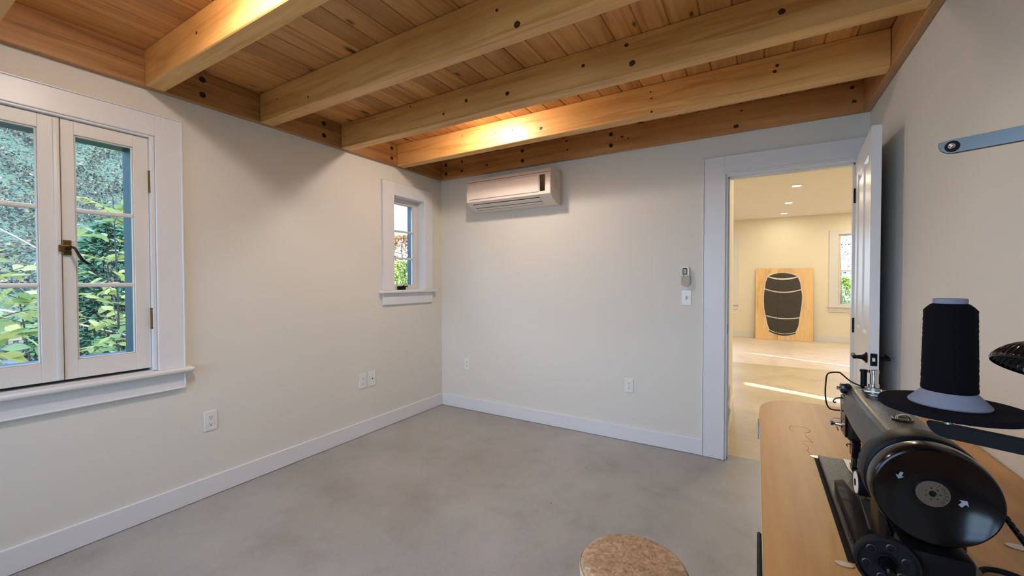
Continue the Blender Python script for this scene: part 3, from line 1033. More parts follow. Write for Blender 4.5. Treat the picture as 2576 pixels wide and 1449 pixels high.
# recessed lamps
CANS = [(3.288, 3.917), (3.280, 5.428), (3.275, 6.775)]
CL = ['recessed ceiling light nearest the doorway in the bright room, square trim', 'recessed ceiling light in the middle of the row in the bright room', 'recessed ceiling light nearest the far wall of the bright room']
EXTRA = [(4.85, 2.2), (4.85, 4.6), (4.85, 6.6), (3.29, 2.0), (1.3, 3.2), (1.3, 5.6)]  # added out of view to brighten the room beyond the doorway
for i, (x, y) in enumerate(CANS + EXTRA):
    lb = CL[i] if i < 3 else 'added ceiling light out of view in the bright room, spot %s' % ['east near', 'east middle', 'east far', 'above the doorway', 'west near', 'west far'][i - 3]
    t = thing('recessed_light', lb, 'ceiling light', (x, y, NZ), 'recessed lights in the bright room')
    bm = BM()
    o2 = 0.072
    for a, b_, c, d in ((-o2, o2, -o2, -o2 + .016), (-o2, o2, o2 - .016, o2), (-o2, -o2 + .016, -o2 + .016, o2 - .016), (o2 - .016, o2, -o2 + .016, o2 - .016)):
        box(bm, x + a, x + b_, y + c, y + d, NZ - .006, NZ)
    link('trim_ring', bm, M_PLATE, t)
    link('lens', lathe(BM(), [(0, 0.050), (0.004, 0.048), (0.006, 0.03)], (x, y, NZ), (0, 0, -1), 28), M_LENS2, t)
    d = bpy.data.lights.new('can_light', 'AREA')
    d.shape = 'DISK'
    d.size = 0.10
    d.energy = CAN_W * (0.4 if i == 2 else 1.35)
    d.color = (1.0, 0.86, 0.64)
    o = bpy.data.objects.new('can_light', d)
    COL.objects.link(o)
    o.parent = t
    o.location = (0, 0, -0.012)

# barrel panel leaning on the far wall --------------------------------
BA, BB, BC_, BD = Vector((2.790, 7.17, 0.003)), Vector((3.818, 7.17, 0.003)), Vector((2.790, 7.318, 1.532)), Vector((3.818, 7.318, 1.532))
def bp(cx, cy, off=0.0):
    """crop coordinates of the board's own drawing -> board surface"""
    u = (cx - 141) / (1140 - 141)
    yt = 112 + (103 - 112) * u
    yb = 1305 + (1362 - 1305) * u
    v = (yb - cy) / (yb - yt)
    p = BA.lerp(BB, u).lerp(BC_.lerp(BD, u), v)
    nrm = (BB - BA).cross(BC_ - BA).normalized()
    if nrm.y > 0:
        nrm = -nrm
    return p + nrm * off
t = thing('barrel_board', 'plywood panel with a black barrel cut-out leaning on the far wall', 'board', (3.3, 7.17, 0.0))
nb = (BB - BA).cross(BC_ - BA).normalized()
if nb.y > 0:
    nb = -nb
for a, b_ in ((0.0, 0.398), (0.402, 1.0)):
    p = [BA.lerp(BB, a), BA.lerp(BB, b_), BC_.lerp(BD, b_), BC_.lerp(BD, a)]
    link('sheet', prism(BM(), p, -nb * 0.014), M_PLY, t)
def shape(nm, pts, off, m):
    link(nm, prism(BM(), [bp(x, y, off) for x, y in pts], -nb * 0.0012), m, t)
def arc(xa, ya, xb, yb, sag, n=14):
    return [(xa + (xb - xa) * k / n, ya + (yb - ya) * k / n + sag * 4 * (k / n) * (1 - k / n)) for k in range(n + 1)]
white = [(372, 215), (420, 197), (630, 184), (820, 197), (884, 230), (925, 320), (950, 450), (968, 580), (960, 740), (935, 900), (915, 1060), (885, 1150), (852, 1190), (856, 1225), (800, 1255), (700, 1266), (560, 1255), (440, 1222), (378, 1182), (376, 1150), (345, 1060), (318, 920), (290, 790), (280, 660), (290, 520), (310, 360), (345, 260)]
shape('outline', white, 0.0016, M_PLATE)
shape('barrel_top', arc(372, 240, 878, 242, -56) + arc(878, 242, 372, 240, 38)[1:-1], 0.0034, M_VINYL)
shape('upper_stave_band', arc(360, 256, 886, 262, 46) + [(925, 350), (942, 466)] + arc(942, 466, 312, 452, 50) + [(322, 350)], 0.0034, M_VINYL)
shape('middle_stave_band', arc(306, 466, 946, 482, 52) + [(960, 580), (952, 720), (930, 860), (918, 945)] + arc(918, 945, 326, 906, 34) + [(300, 790), (292, 660), (296, 540)], 0.0034, M_VINYL)
shape('lower_stave_band', arc(330, 922, 914, 960, 34) + [(900, 1080), (875, 1150), (845, 1196)] + arc(845, 1196, 395, 1150, 46) + [(360, 1060)], 0.0034, M_VINYL)
shape('bottom_band', arc(384, 1160, 852, 1206, 44) + [(850, 1226)] + arc(850, 1226, 388, 1184, 52), 0.0034, M_VINYL)
link('seam', prism(BM(), [bp(538, 190, .0036), bp(543, 190, .0036), bp(541, 1240, .0036), bp(535, 1240, .0036)], -nb * 0.001), M_HOLE, t)

# ================================================================ stool
SXY = (2.5107, -2.1474)
t = thing('stool', 'round stool with mottled tan vinyl seat standing on the concrete floor', 'stool', (SXY[0], SXY[1], 0))
link('seat', lathe(BM(), [(0.462, 0.02), (0.462, 0.132), (0.468, 0.141), (0.486, 0.1435), (0.494, 0.140), (0.499, 0.132), (0.501, 0.11), (0.501, 0.02)], (SXY[0], SXY[1], 0), (0, 0, 1), 56), M_SEAT, t, smooth=True)
link('seat_edge', lathe(BM(), [(0.458, 0.128), (0.458, 0.1437), (0.464, 0.1452), (0.482, 0.1455), (0.487, 0.1442)], (SXY[0], SXY[1], 0), (0, 0, 1), 56, cap=False), plain('cream_edge', srgb(214, 200, 170), 0.4), t, smooth=True)
link('column', lathe(BM(), [(0.08, 0.03), (0.30, 0.03), (0.30, 0.018), (0.457, 0.018)], (SXY[0], SXY[1], 0), (0, 0, 1), 24), M_STEEL, t, smooth=True)
for k in range(4):
    a = PI / 4 + k * PI / 2
    c, s = math.cos(a), math.sin(a)
    bm = tube(BM(), smoothpath([(SXY[0] + .02 * c, SXY[1] + .02 * s, .12), (SXY[0] + .10 * c, SXY[1] + .10 * s, .09), (SXY[0] + .20 * c, SXY[1] + .20 * s, .012)], 4), 0.012, 10)
    link('leg', bm, M_STEEL, t, smooth=True)

# ================================================================ sewing table
TZ = 0.775
TX0, TX1, TY0, TY1 = 2.812, 3.378, -2.70, -1.40
t = thing('sewing_table', 'maple-topped sewing machine table against the right wall', 'table', (3.1, -2.0, 0))
bm = BM()
pts = []
R = 0.10
TYF, RYF = -1.215, 0.19
for k in range(11):
    a = PI / 2 + (PI / 2) * k / 10
    pts.append((TX0 + .12 + .12 * math.cos(a), TYF - RYF + RYF * math.sin(a), TZ - 0.03))
pts += [(TX0, TY0, TZ - 0.03), (TX1, TY0, TZ - 0.03)]
for k in range(7):
    a = (PI / 2) * k / 6
    pts.append((TX1 - .05 + .05 * math.cos(a), TYF - .05 + .05 * math.sin(a), TZ - 0.03))
prism(bm, pts, (0, 0, 0.03))
link('table_top', bm, M_TABLE, t)
link('edge_band', prism(BM(), [(TX0 - .0015, TY0, TZ - .03), (TX0 - .0003, TY0, TZ - .03), (TX0 - .0003, TYF - RYF - .01, TZ - .03), (TX0 - .0015, TYF - RYF - .01, TZ - .03)], (0, 0, .0298)), plain('pale_edge_band', srgb(222, 196, 150), .4), t)
for (lx, ly) in ((2.90, -1.45), (3.30, -1.45), (2.90, -2.62), (3.30, -2.62)):
    link('leg', box(BM(), lx - .02, lx + .02, ly - .02, ly + .02, 0.0, TZ - .031, .003), M_BLACK, t)
link('stretcher', box(BM(), 3.08, 3.12, -2.62, -1.45, .10, .14, .003), M_BLACK, t)
for ly in (-1.45, -2.62):
    link('foot_rail', box(BM(), 2.86, 3.34, ly - .02, ly + .02, .0, .03, .003), M_BLACK, t)
# pencil marks drawn on the top
def stroke(pts, wd=0.0008):
    bm = BM()
    P = smoothpath([(x, y, 0) for x, y in pts], 4)
    for a, c in zip(P, P[1:]):
        d = (c - a)
        if d.length < 1e-6:
            continue
        nn = Vector((-d.y, d.x, 0)).normalized() * wd
        z = Vector((0, 0, TZ + 0.0003))
        bm.faces.new([bm.verts.new(q + z) for q in (a - nn, c - nn, c + nn, a + nn)])
    return bm
link('pencil_mark', stroke([(2.908, -1.628), (2.898, -1.606), (2.905, -1.573), (2.928, -1.562), (2.950, -1.575), (2.957, -1.590), (2.950, -1.615), (2.936, -1.627)]), M_PENCIL, t)
link('pencil_mark', stroke([(2.938, -1.650), (2.944, -1.678), (2.952, -1.716)]), M_PENCIL, t)
link('pencil_mark', stroke([(2.926, -1.716), (2.938, -1.706), (2.950, -1.712)]), M_PENCIL, t)
link('pencil_mark', stroke([(2.925, -1.735), (2.936, -1.76), (2.932, -1.80), (2.940, -1.835)], .0007), M_PENCIL, t)
link('tape', box(BM(), TX0 - .006, TX0 - .0016, -1.60, -1.50, TZ - .055, TZ - .012), M_TAPE, t, label='scrap of blue-grey tape')
bm = box(BM(), TX0 - .010, TX0 - .002, -2.52, -2.30, TZ - .075, TZ - .012, .003)
link('side_bracket', bm, M_BLACK, t)

# ================================================================ sewing machine
BZ = 0.788       # top of the bed
BX0, BX1, BY0, BY1 = 2.950, 3.128, -2.335, -1.852
sm = thing('sewing_machine', 'black industrial sewing machine with large handwheel on the maple table', 'sewing machine', (3.04, -2.1, TZ))
bm = box(BM(), BX0, BX1, BY0, BY1, TZ - .01, BZ, .003, 2)
box(bm, BX0 + .012, 3.115, -2.40, BY0 + .01, TZ + .0005, BZ - .002, .003)
link('bed', bm, M_HAMMER, sm)
bm = box(BM(), BX0 - .008, BX1 + .006, BY0 - .012, BY1 + .006, TZ - .012, TZ + .0008)  # flat dark sheet standing in for the dark gap round the bed
link('bed_gap_sheet', bm, M_RUB, sm)
# raised foot of the column on the bed
bm = BM()
prism(bm, [(BX0 + .010, -2.335, BZ), (BX0 + .010, -2.06, BZ), (BX0 + .028, -2.045, BZ), (BX0 + .040, -2.13, BZ), (BX0 + .052, -2.22, BZ), (BX0 + .075, -2.25, BZ), (BX0 + .09, -2.335, BZ)], (0, 0, .018))
link('bed_fairing', bm, M_BLACK, sm)
# steel slide / needle plates at the far end
bm = prism(BM(), [(3.006, -1.855, BZ), (3.006, -1.93, BZ), (3.012, -1.955, BZ), (3.026, -1.968, BZ), (3.075, -1.968, BZ), (3.075, -1.855, BZ)], (0, 0, .0018))
link('slide_plate', bm, M_STEEL, sm)
link('slot', box(BM(), 3.034, 3.048, -1.915, -1.912, BZ + .0018, BZ + .0022), M_HOLE, sm)
# pillar
bm = box(BM(), 2.985, 3.098, -2.335, -2.185, BZ, 0.96, .012, 3)
link('pillar', bm, M_HAMMER, sm, smooth=True)
# arm with a chamfered top ridge
sec = [(2.992, .941), (2.986, .946), (2.984, .956), (2.9985, .9920), (3.0002, .9955), (3.0025, .9985), (3.0055, 1.0010), (3.009, 1.0027), (3.013, 1.0036), (3.040, 1.0055), (3.066, 1.005), (3.083, .999), (3.093, .985), (3.098, .966), (3.096, .946), (3.088, .940)]
def arm_sec(y, sx_, sz_, x0s=0.0, z0s=0.0):
    return [(3.043 + (x - 3.043) * sx_ + x0s, y, .958 + (z - .958) * sz_ + z0s) for x, z in sec]
bm = BM()
rings = []
for y, a, c in ((-2.345, 1.0, 1.0), (-2.10, 1.0, .97), (-1.95, .94, .94), (-1.885, .88, .93), (-1.868, .82, .88), (-1.862, .70, .78)):
    rings.append([bm.verts.new(p) for p in arm_sec(y, a, c, 0.003 * (1 - a) * 10, 0.0)])
for A, B in zip(rings, rings[1:]):
    for k in range(len(sec)):
        bm.faces.new((A[k], A[(k + 1) % len(sec)], B[(k + 1) % len(sec)], B[k]))
bm.faces.new(rings[0]); bm.faces.new(rings[-1])
link('arm', bm, M_HAMMER, sm, smooth=True, sharp=30)
# head
bm = box(BM(), 3.000, 3.085, -1.948, -1.872, .868, .985, .010, 3)
link('head', bm, M_HAMMER, sm, smooth=True)
link('face_plate', box(BM(), 2.996, 3.001, -1.942, -1.880, .875, .975, .002), M_GLOSS, sm)
link('face_strip', box(BM(), 2.9945, 2.9975, -1.884, -1.876, .895, .972, .001), M_CHROME, sm)
# needle bar, presser bar, feet
bm = cyl(BM(), (3.020, -1.905, .80), (3.020, -1.905, .90), .0055, seg=14)
cyl(bm, (3.020, -1.925, .80), (3.020, -1.925, .90), .0045, seg=14)
box(bm, 3.012, 3.030, -1.936, -1.896, .822, .866, .003)
link('needle_bar', bm, M_GLOSS, sm, smooth=True)
bm = box(BM(), 3.013, 3.027, -1.930, -1.895, .791, .797, .001)
box(bm, 3.015, 3.025, -1.925, -1.905, .797, .825, .002)
link('presser_foot', bm, M_GLOSS, sm)
bm = tube(BM(), smoothpath([(3.015, -1.90, .845), (3.009, -1.898, .847), (3.006, -1.898, .843), (3.009, -1.898, .840)], 4), .0013, 6)
link('thread_guide', bm, M_GLOSS, sm, smooth=True)
# guard loop
bm = tube(BM(), smoothpath([(3.040, -1.900, 1.003), (3.028, -1.888, 1.0045), (3.014, -1.88, 1.011), (2.998, -1.88, 1.026), (2.990, -1.88, 1.031), (2.972, -1.88, 1.028), (2.965, -1.88, 1.020), (2.9625, -1.88, .998), (2.962, -1.88, .968), (2.965, -1.88, .943), (2.971, -1.88, .931), (2.980, -1.88, .928), (3.000, -1.88, .929)], 5), .0019, 10)
link('take_up_guard', bm, M_BRONZE, sm, smooth=True, label='bent bronze-coloured wire guard loop')
# upper thread tension
def tension(p, s, parent):
    bm = lathe(BM(), [(0, .010 * s), (.006 * s, .011 * s), (.008 * s, .013 * s), (.011 * s, .013 * s), (.0115 * s, .008 * s), (.018 * s, .006 * s), (.022 * s, .004 * s), (.028 * s, .0045 * s), (.029 * s, .007 * s), (.036 * s, .007 * s), (.037 * s, .003 * s)], p, (-1, 0, 0), 24)
    return bm
tn = link('thread_tensioner', tension((3.010, -1.885, .990), .68, None), M_CHROME, sm, smooth=True)
bm = box(BM(), 2.992, 3.016, -1.902, -1.872, .978, 1.004, .006, 2)
link('tensioner_base', bm, M_GLOSS, sm, smooth=True)
bm = lathe(BM(), [(0, .014), (.010, .014), (.011, .012)], (3.012, -1.885, .894), (-1, 0, 0), 24)
link('tension_base', bm, M_GLOSS, sm, smooth=True)
link('tension_disc', tension((3.004, -1.885, .893), .85, None), M_CHROME, sm, smooth=True)
bm = tube(BM(), smoothpath([(2.996, -1.885, .905), (2.985, -1.885, .908), (2.974, -1.885, .903), (2.972, -1.885, .893)], 4), .0013, 6)
tube(bm, [(2.984, -1.884, .890), (2.987, -1.884, .884), (2.990, -1.884, .874)], .0018, 8)
link('check_spring', bm, M_STEEL, sm, smooth=True)
# take-up lever hook
bm = tube(BM(), smoothpath([(3.004, -1.885, .968), (2.994, -1.885, .964), (2.985, -1.885, .961), (2.979, -1.885, .954), (2.981, -1.885, .949), (2.985, -1.885, .952)], 4), .0018, 8)
link('take_up_lever', bm, M_BRONZE, sm, smooth=True)
# posts on top
bm = lathe(BM(), [(0, .0068), (.036, .0068), (.036, .0085), (.041, .0085), (.042, .007)], (3.039, -1.90, 1.006), (0, 0, 1), 20)
link('top_post', bm, M_BLACK, sm, smooth=True)
bm = lathe(BM(), [(0, .011), (.008, .011), (.009, .008), (.034, .008), (.035, .0105), (.043, .0105), (.044, .009)], (3.058, -1.905, 1.006), (0, 0, 1), 24)
link('pressure_screw', bm, M_CHROME, sm, smooth=True)
# bobbin winder bracket
bm = BM()
pts = [(3.047 + .024 * math.cos(a), -1.985 + .022 * math.sin(a), 1.012) for a in [PI * k / 10 for k in range(11)]]
pts += [(3.022, -2.00, 1.012), (3.075, -2.01, 1.012)]
prism(bm, pts[:11] + [(3.023, -2.000, 1.012), (3.075, -2.012, 1.012)], (0, 0, .002))
for qx, qy in ((3.036, -1.975), (3.058, -1.98)):
    cyl(bm, (qx, qy, 1.013), (qx, qy, 1.016), .003, seg=12)
link('top_bracket', bm, M_STEEL, sm)
bm = prism(BM(), [(3.026, -2.002, 1.0085), (3.074, -2.014, 1.0085), (3.080, -2.06, 1.006), (3.030, -2.03, 1.0085)], (0, 0, .0012))
link('sight_glass', bm, M_GLASS, sm)
# oil cap on the arm
bm = lathe(BM(), [(0, .017), (.0015, .017), (.002, .015), (.001, .013)], (3.047, -2.195, 1.0055), (0, 0, 1), 28)
link('oil_cap_rim', bm, M_HAMMER, sm, smooth=True)
bm = tube(BM(), smoothpath([(3.036, -2.203, 1.006), (3.038, -2.200, 1.012), (3.047, -2.195, 1.0145), (3.057, -2.190, 1.012), (3.059, -2.188, 1.006)], 4), .0018, 8)
link('oil_cap', bm, M_CHROME, sm, smooth=True)
# thread across the head
bm = tube(BM(), smoothpath([(3.004, -1.89, 1.000), (3.008, -1.90, .990), (3.012, -1.92, .985), (3.019, -1.95, 1.004), (3.028, -1.96, 1.008), (3.036, -1.965, 1.008), (3.044, -1.965, 1.013)], 5), .0004, 5)
link('thread', bm, M_FOAM, sm)
# front label plate and stitch dial on the pillar
bm = prism(BM(), [(2.985, -2.25, .955), (2.968, -2.27, .950), (2.966, -2.335, .935), (2.985, -2.335, .96)], (0, 0, -.045))
link('dial_box', bm, M_HAMMER, sm)
bm = lathe(BM(), [(0, .021), (.020, .021), (.021, .019)], (2.975, -2.335, .917), (-1, 0, 0), 30)
dl = link('stitch_dial', bm, M_BLACK, sm, smooth=True)
bm = lathe(BM(), [(0, .0185), (.0012, .0185)], (2.954, -2.335, .917), (-1, 0, 0), 30)
link('dial_face', bm, M_PLATE, dl, smooth=True, label='white dial face')
bm = lathe(BM(), [(0, .006), (.0024, .006)], (2.954, -2.335, .917), (-1, 0, 0), 20)
link('dial_hub', bm, M_BLACK, dl, smooth=True)
# reverse lever
bm = prism(BM(), [(2.958, -2.350, .893), (2.972, -2.345, .893), (2.972, -2.352, .846), (2.969, -2.356, .846)], (0, .006, 0))
link('reverse_lever', bm, M_STEEL, sm)

# handwheel ------------------------------------------------------------
WC = Vector((3.031, 0, .9535))
def wl(prof, seg=72, cap=True):
    return lathe(BM(), [(a, r) for a, r in prof], (WC.x, -2.30, WC.z), (0, -1, 0), seg, cap)
link('wheel_housing', wl([(.020, .060), (.036, .0745), (.042, .0765), (.078, .0765), (.083, .0755), (.085, .072), (.085, .02)]), M_BLACK, sm, smooth=True)
hw = link('handwheel', wl([(.085, .03), (.086, .064), (.091, .064), (.093, .070), (.097, .0742), (.103, .0752), (.118, .0752), (.126, .0742), (.1305, .0722), (.1315, .0700), (.1300, .0678), (.1255, .060), (.1200, .046), (.1160, .032), (.1150, .024), (.1150, .020)], 96), M_WHEEL, sm, smooth=True)
M_HUB = plain('dull_hub_metal', (0.22, 0.21, 0.19, 1), 0.35, 1.0)
hub = link('hub_cap', wl([(.110, .0205), (.1165, .0205), (.118, .0195), (.118, .0045), (.114, .0042)], 48), M_HUB, hw, smooth=True)
def disc_mark(pts, y, nm, m, par):
    bm = BM()
    prism(bm, [(WC.x + a, y, WC.z + c) for a, c in pts], (0, -.0004, 0))
    return link(nm, bm, m, par)
def arrow(cx, cz, ang, s):
    base = [(-.35, -.9), (.35, -.9), (.35, .1), (.95, .1), (0, 1.0), (-.95, .1), (-.35, .1)]
    ca, sa = math.cos(ang), math.sin(ang)
    return [(cx + (a * ca - c * sa) * s, cz + (a * sa + c * ca) * s) for a, c in base]
# arrows lie on the dish of the wheel
def dish(r):
    pr = [(.0678, .1300), (.060, .1255), (.046, .1200), (.032, .1160), (.024, .1150)]
    for (r0, a0), (r1, a1) in zip(pr, pr[1:]):
        if r1 <= r <= r0:
            return a1 + (a0 - a1) * (r - r1) / (r0 - r1)
    return .115
for (cx, cz, ang) in ((-.038, .021, math.radians(160)), (.0330, -.006, math.radians(-35))):
    bm = BM()
    P = arrow(cx, cz, ang, .0064)
    V = [bm.verts.new((WC.x + a, -2.30 - dish(math.hypot(a, c)) - .0016, WC.z + c)) for a, c in P]
    bm.faces.new([V[0], V[1], V[2], V[6]])
    bm.faces.new([V[3], V[4], V[5], V[6], V[2]])
    link('arrow', bm, M_CHALK, hw, label='white printed arrow')
# LOOSEN lettering round the hub
bm = BM()
word = 'LOOSEN'
for i, chx in enumerate(word):
    cu = bpy.data.curves.new('t', 'FONT')
    cu.body = chx
    cu.size = .0058
    cu.align_x = 'CENTER'
    cu.align_y = 'CENTER'
    to = bpy.data.objects.new('t', cu)
    COL.objects.link(to)
    me = to.to_mesh()
    a = math.radians(62 - i * 21)
    rr = .0150
    ca, sa = math.cos(a - PI / 2), math.sin(a - PI / 2)
    vs = [bm.verts.new((WC.x + rr * math.cos(a) + v.co.x * ca - v.co.y * sa, -2.4185, WC.z + rr * math.sin(a) + v.co.x * sa + v.co.y * ca)) for v in me.vertices]
    for p in me.polygons:
        try:
            bm.faces.new([vs[k] for k in p.vertices])
        except ValueError:
            pass
    to.to_mesh_clear()
    bpy.data.objects.remove(to)
    bpy.data.curves.remove(cu)
link('lettering', bm, M_HOLE, hw)
# small circle of holes round the screw in the hub
bm = BM()
for k in range(7):
    a = 2 * PI * k / 7
    cyl(bm, (WC.x + .0085 * math.cos(a), -2.4175, WC.z + .0085 * math.sin(a)), (WC.x + .0085 * math.cos(a), -2.4185, WC.z + .0085 * math.sin(a)), .0013, seg=8)
link('hub_holes', bm, M_HOLE, hw)
# lower drive: cover and holed pulley
bm = box(BM(), 2.990, 3.070, -2.452, -2.396, TZ + .002, .878, .008, 2)
link('belt_cover', bm, M_BLACK, sm, smooth=True)
PC = Vector((2.969, 0, .853))
bm = lathe(BM(), [(0, .034), (.004, 0.0381), (.018, 0.0392), (.0195, 0.0375), (.0195, 0.0353), (.012, 0.0336), (.010, .014), (.014, .012)], (PC.x, -2.452, PC.z), (0, -1, 0), 56)
pu = link('winder_pulley', bm, M_RUB, sm, smooth=True)
for k in range(6):
    a = 2 * PI * k / 6 + .3
    bm = lathe(BM(), [(0, .0058), (.002, .0062), (.0026, .0048)], (PC.x + .0240 * math.cos(a), -2.4622, PC.z + .0240 * math.sin(a)), (0, -1, 0), 18, cap=False)
    link('hole_rim', bm, M_RIM, pu, smooth=True)
bm = lathe(BM(), [(0, .012), (.012, .009), (.030, .006), (.034, .0045)], (PC.x, -2.462, PC.z), (0, -1, 0), 24)
link('spindle', bm, M_GLOSS, pu, smooth=True)
# cogged belt from the wheel groove through the table
def belt(p0, p1, w0=.0045):
    bm = BM()
    p0, p1 = Vector(p0), Vector(p1)
    d = (p1 - p0)
    L = d.length
    d.normalize()
    s = Vector((0, 1, 0))
    n_ = d.cross(s).normalized()
    N = int(L / .0042)
    for k in range(N):
        a = p0 + d * (k * L / N)
        c = p0 + d * ((k + (.62 if k % 2 else 1)) * L / N)
        th = .0042 if k % 2 == 0 else .0028
        prism(bm, [a - s * w0 - n_ * .003, a + s * w0 - n_ * .003, a + s * w0 + n_ * th, a - s * w0 + n_ * th], c - a)
        prism(bm, [a - s * w0 - n_ * .003, a + s * w0 - n_ * .003, a + s * w0, a - s * w0], d * (L / N))
    return bm
link('drive_belt', belt((3.094, -2.390, .965), (3.215, -2.390, TZ - .01), .003), M_RUB, sm, label='cogged black rubber drive belt')
link('drive_belt', belt((2.972, -2.390, .94), (3.02, -2.390, TZ - .01), .003), M_RUB, sm, label='cogged black rubber drive belt')
# flush hinge tabs and clips on the table round the bed
def tab(x, y, r, ang, nm='hinge_tab'):
    pts = [(x + r * math.cos(ang + a), y + r * .55 * math.sin(ang + a), TZ + .0004) for a in [2 * PI * k / 20 for k in range(20)]]
    link(nm, prism(BM(), pts, (0, 0, .0012)), M_STEEL, sm)
tab(2.950, -1.838, .016, 0.0)
tab(3.228, -2.135, .020, .3)
tab(2.935, -2.36, .014, .2)
# power cable coiled at the near end
bm = tube(BM(), smoothpath([(3.075, -2.36, TZ + .006), (3.11, -2.31, TZ + .006), (3.14, -2.262, TZ + .006), (3.18, -2.262, TZ + .006), (3.20, -2.31, TZ + .006), (3.17, -2.40, TZ + .006), (3.19, -2.52, TZ + .006)], 5), .0045, 10)
tag(link('power_cable', bm, M_RUB, smooth=True), 'black power cable curling on the table beside the sewing machine', 'cable')

# ================================================================ thread stand and spool
AX = Vector((3.020, -2.509))
AD = Vector((.898, -.440)).normalized()
PO = AX + AD * .205
t = thing('thread_stand', 'black two-arm thread stand on the sewing table', 'thread stand', (PO.x, PO.y, TZ))
bm = lathe(BM(), [(0, .035), (.006, .035), (.010, .014), (.03, .010)], (PO.x, PO.y, TZ), (0, 0, 1), 28)
cyl(bm, (PO.x, PO.y, TZ + .02), (PO.x, PO.y, 1.50), .007, seg=16)
link('pole', bm, M_STEEL, t, smooth=True)
def armbar(name, z0, z1, hw_, ext, taper, m):
    """bar from the spool axis to the pole, with a rounded free end"""
    side = Vector((-AD.y, AD.x))
    bm = BM()
    pts = []
    for k in range(9):
        a = PI / 2 + PI * k / 8
        q = AX - AD * (ext - hw_) + AD * (math.cos(a) * hw_) + side * (math.sin(a) * hw_)
        pts.append((q.x, q.y))
    e = PO + AD * .018
    for s in (-1, 1):
        q = e + side * (s * hw_)
        pts.append((q.x, q.y))
    lo = [bm.verts.new((x, y, z0 + (taper if k < 9 else 0))) for k, (x, y) in enumerate(pts)]
    hi = [bm.verts.new((x, y, z1)) for x, y in pts]
    bm.faces.new(lo); bm.faces.new(hi)
    for k in range(len(pts)):
        j = (k + 1) % len(pts)
        bm.faces.new((lo[k], lo[j], hi[j], hi[k]))
    return link(name, bm, m, t)
_side = Vector((-AD.y, AD.x, 0))
_a3 = Vector((AD.x, AD.y, 0))
bm = prism(BM(), [Vector((AX.x, AX.y, 1.0775)) + _a3 * u + Vector((0, 0, z)) - _side * .0055 for u, z in [(-.0205, .0085), (-.0195, .003), (-.015, -.004), (-.008, -.0085), (.0, -.0095), (.215, -.0095), (.215, .0090), (.0, .0090)]], _side * .011)
bmesh.ops.bevel(bm, geom=list(bm.edges), offset=.0012, segments=2, affect='EDGES')
link('spool_arm', bm, M_BLACK, t)
# flat guide bar standing on edge, eyelet through its broad face
side = Vector((-AD.y, AD.x, 0))
sgn = -1 if side.dot(C_POS - Vector((AX.x, AX.y, 1.46))) > 0 else 1
side = side * -sgn                       # points to the operator side of the bar
A3 = Vector((AD.x, AD.y, 0))
AX3 = Vector((AX.x, AX.y, 1.4565))
def gp(u, z, w):
    return AX3 + A3 * u + Vector((0, 0, z)) + side * w
outl = [(-.013, .0075), (-.0135, .002), (-.011, -.004), (-.006, -.0078), (.0, -.0092), (.21, -.0092), (.21, .0092), (.0, .0092)]
bm = prism(BM(), [gp(u, z, -.003) for u, z in outl], side * .006)
bmesh.ops.bevel(bm, geom=list(bm.edges), offset=.0007, segments=1, affect='EDGES')
ga = link('guide_arm', bm, M_BARM, t)
bm = lathe(BM(), [(0, .0072), (.0014, .0072), (.002, .0062)], gp(0, 0, .003), side, 28)
link('eyelet_grommet', bm, M_RUB, ga, smooth=True)
bm = lathe(BM(), [(.0015, .0036), (.0040, .0036), (.0045, .003), (.0040, .0012), (.002, .001)], gp(0, 0, .003), side, 20)
link('eyelet', bm, M_CHROME, ga, smooth=True)
bm = cyl(BM(), (AX.x, AX.y, 1.080), (AX.x, AX.y, 1.1005), .0045, seg=16)
cyl(bm, (AX.x, AX.y, 1.1005), (AX.x, AX.y, 1.24), .003, seg=10)
link('spool_pin', bm, M_STEEL, t, smooth=True)
bm = lathe(BM(), [(.0, .012), (.004, .015), (.0045, .071), (.006, .0725), (.011, .0730), (.0125, .0720), (.0125, .03)], (AX.x + .002, AX.y + .001, 1.1005), (0, 0, 1), 72)
link('felt_disc', bm, M_FELT, t, smooth=True, label='wide charcoal felt disc')

t = thing('thread_spool', 'tall black thread spool on a white cone above the felt disc', 'spool', (AX.x, AX.y, 1.1135))
Z0 = 1.1135
bm = lathe(BM(), [(0, .0395), (.0015, .0402), (.003, .0395), (.0205, .0240), (.021, .014)], (AX.x, AX.y, Z0), (0, 0, 1), 64)
link('base_cone', bm, M_FOAM, t, smooth=True)
prof = [(.0175, .0235), (.018, .0262)]
nr = 34
for k in range(nr):
    f = k / (nr - 1)
    prof.append((.0195 + f * .106, .0272 - .0018 * f + (.0003 if k % 2 else 0) + random.uniform(-.0002, .0002)))
prof += [(.130, .0225), (.1335, .0190), (.135, .0165)]
bm = lathe(BM(), prof, (AX.x, AX.y, Z0), (0, 0, 1), 64, jitter=lambda i, k: .004 * math.sin(i * 2.1 + k * .35))
link('thread_winding', bm, M_THREAD, t, smooth=True)
bm = lathe(BM(), [(.133, .0160), (.139, .0168), (.1415, .0162), (.1418, .0145), (.138, .0130), (.132, .0128)], (AX.x, AX.y, Z0), (0, 0, 1), 48, cap=False)
cyl(bm, (AX.x, AX.y, Z0 + .131), (AX.x, AX.y, Z0 + .133), .0135, seg=32)
link('core_rim', bm, M_FOAM, t, smooth=True)

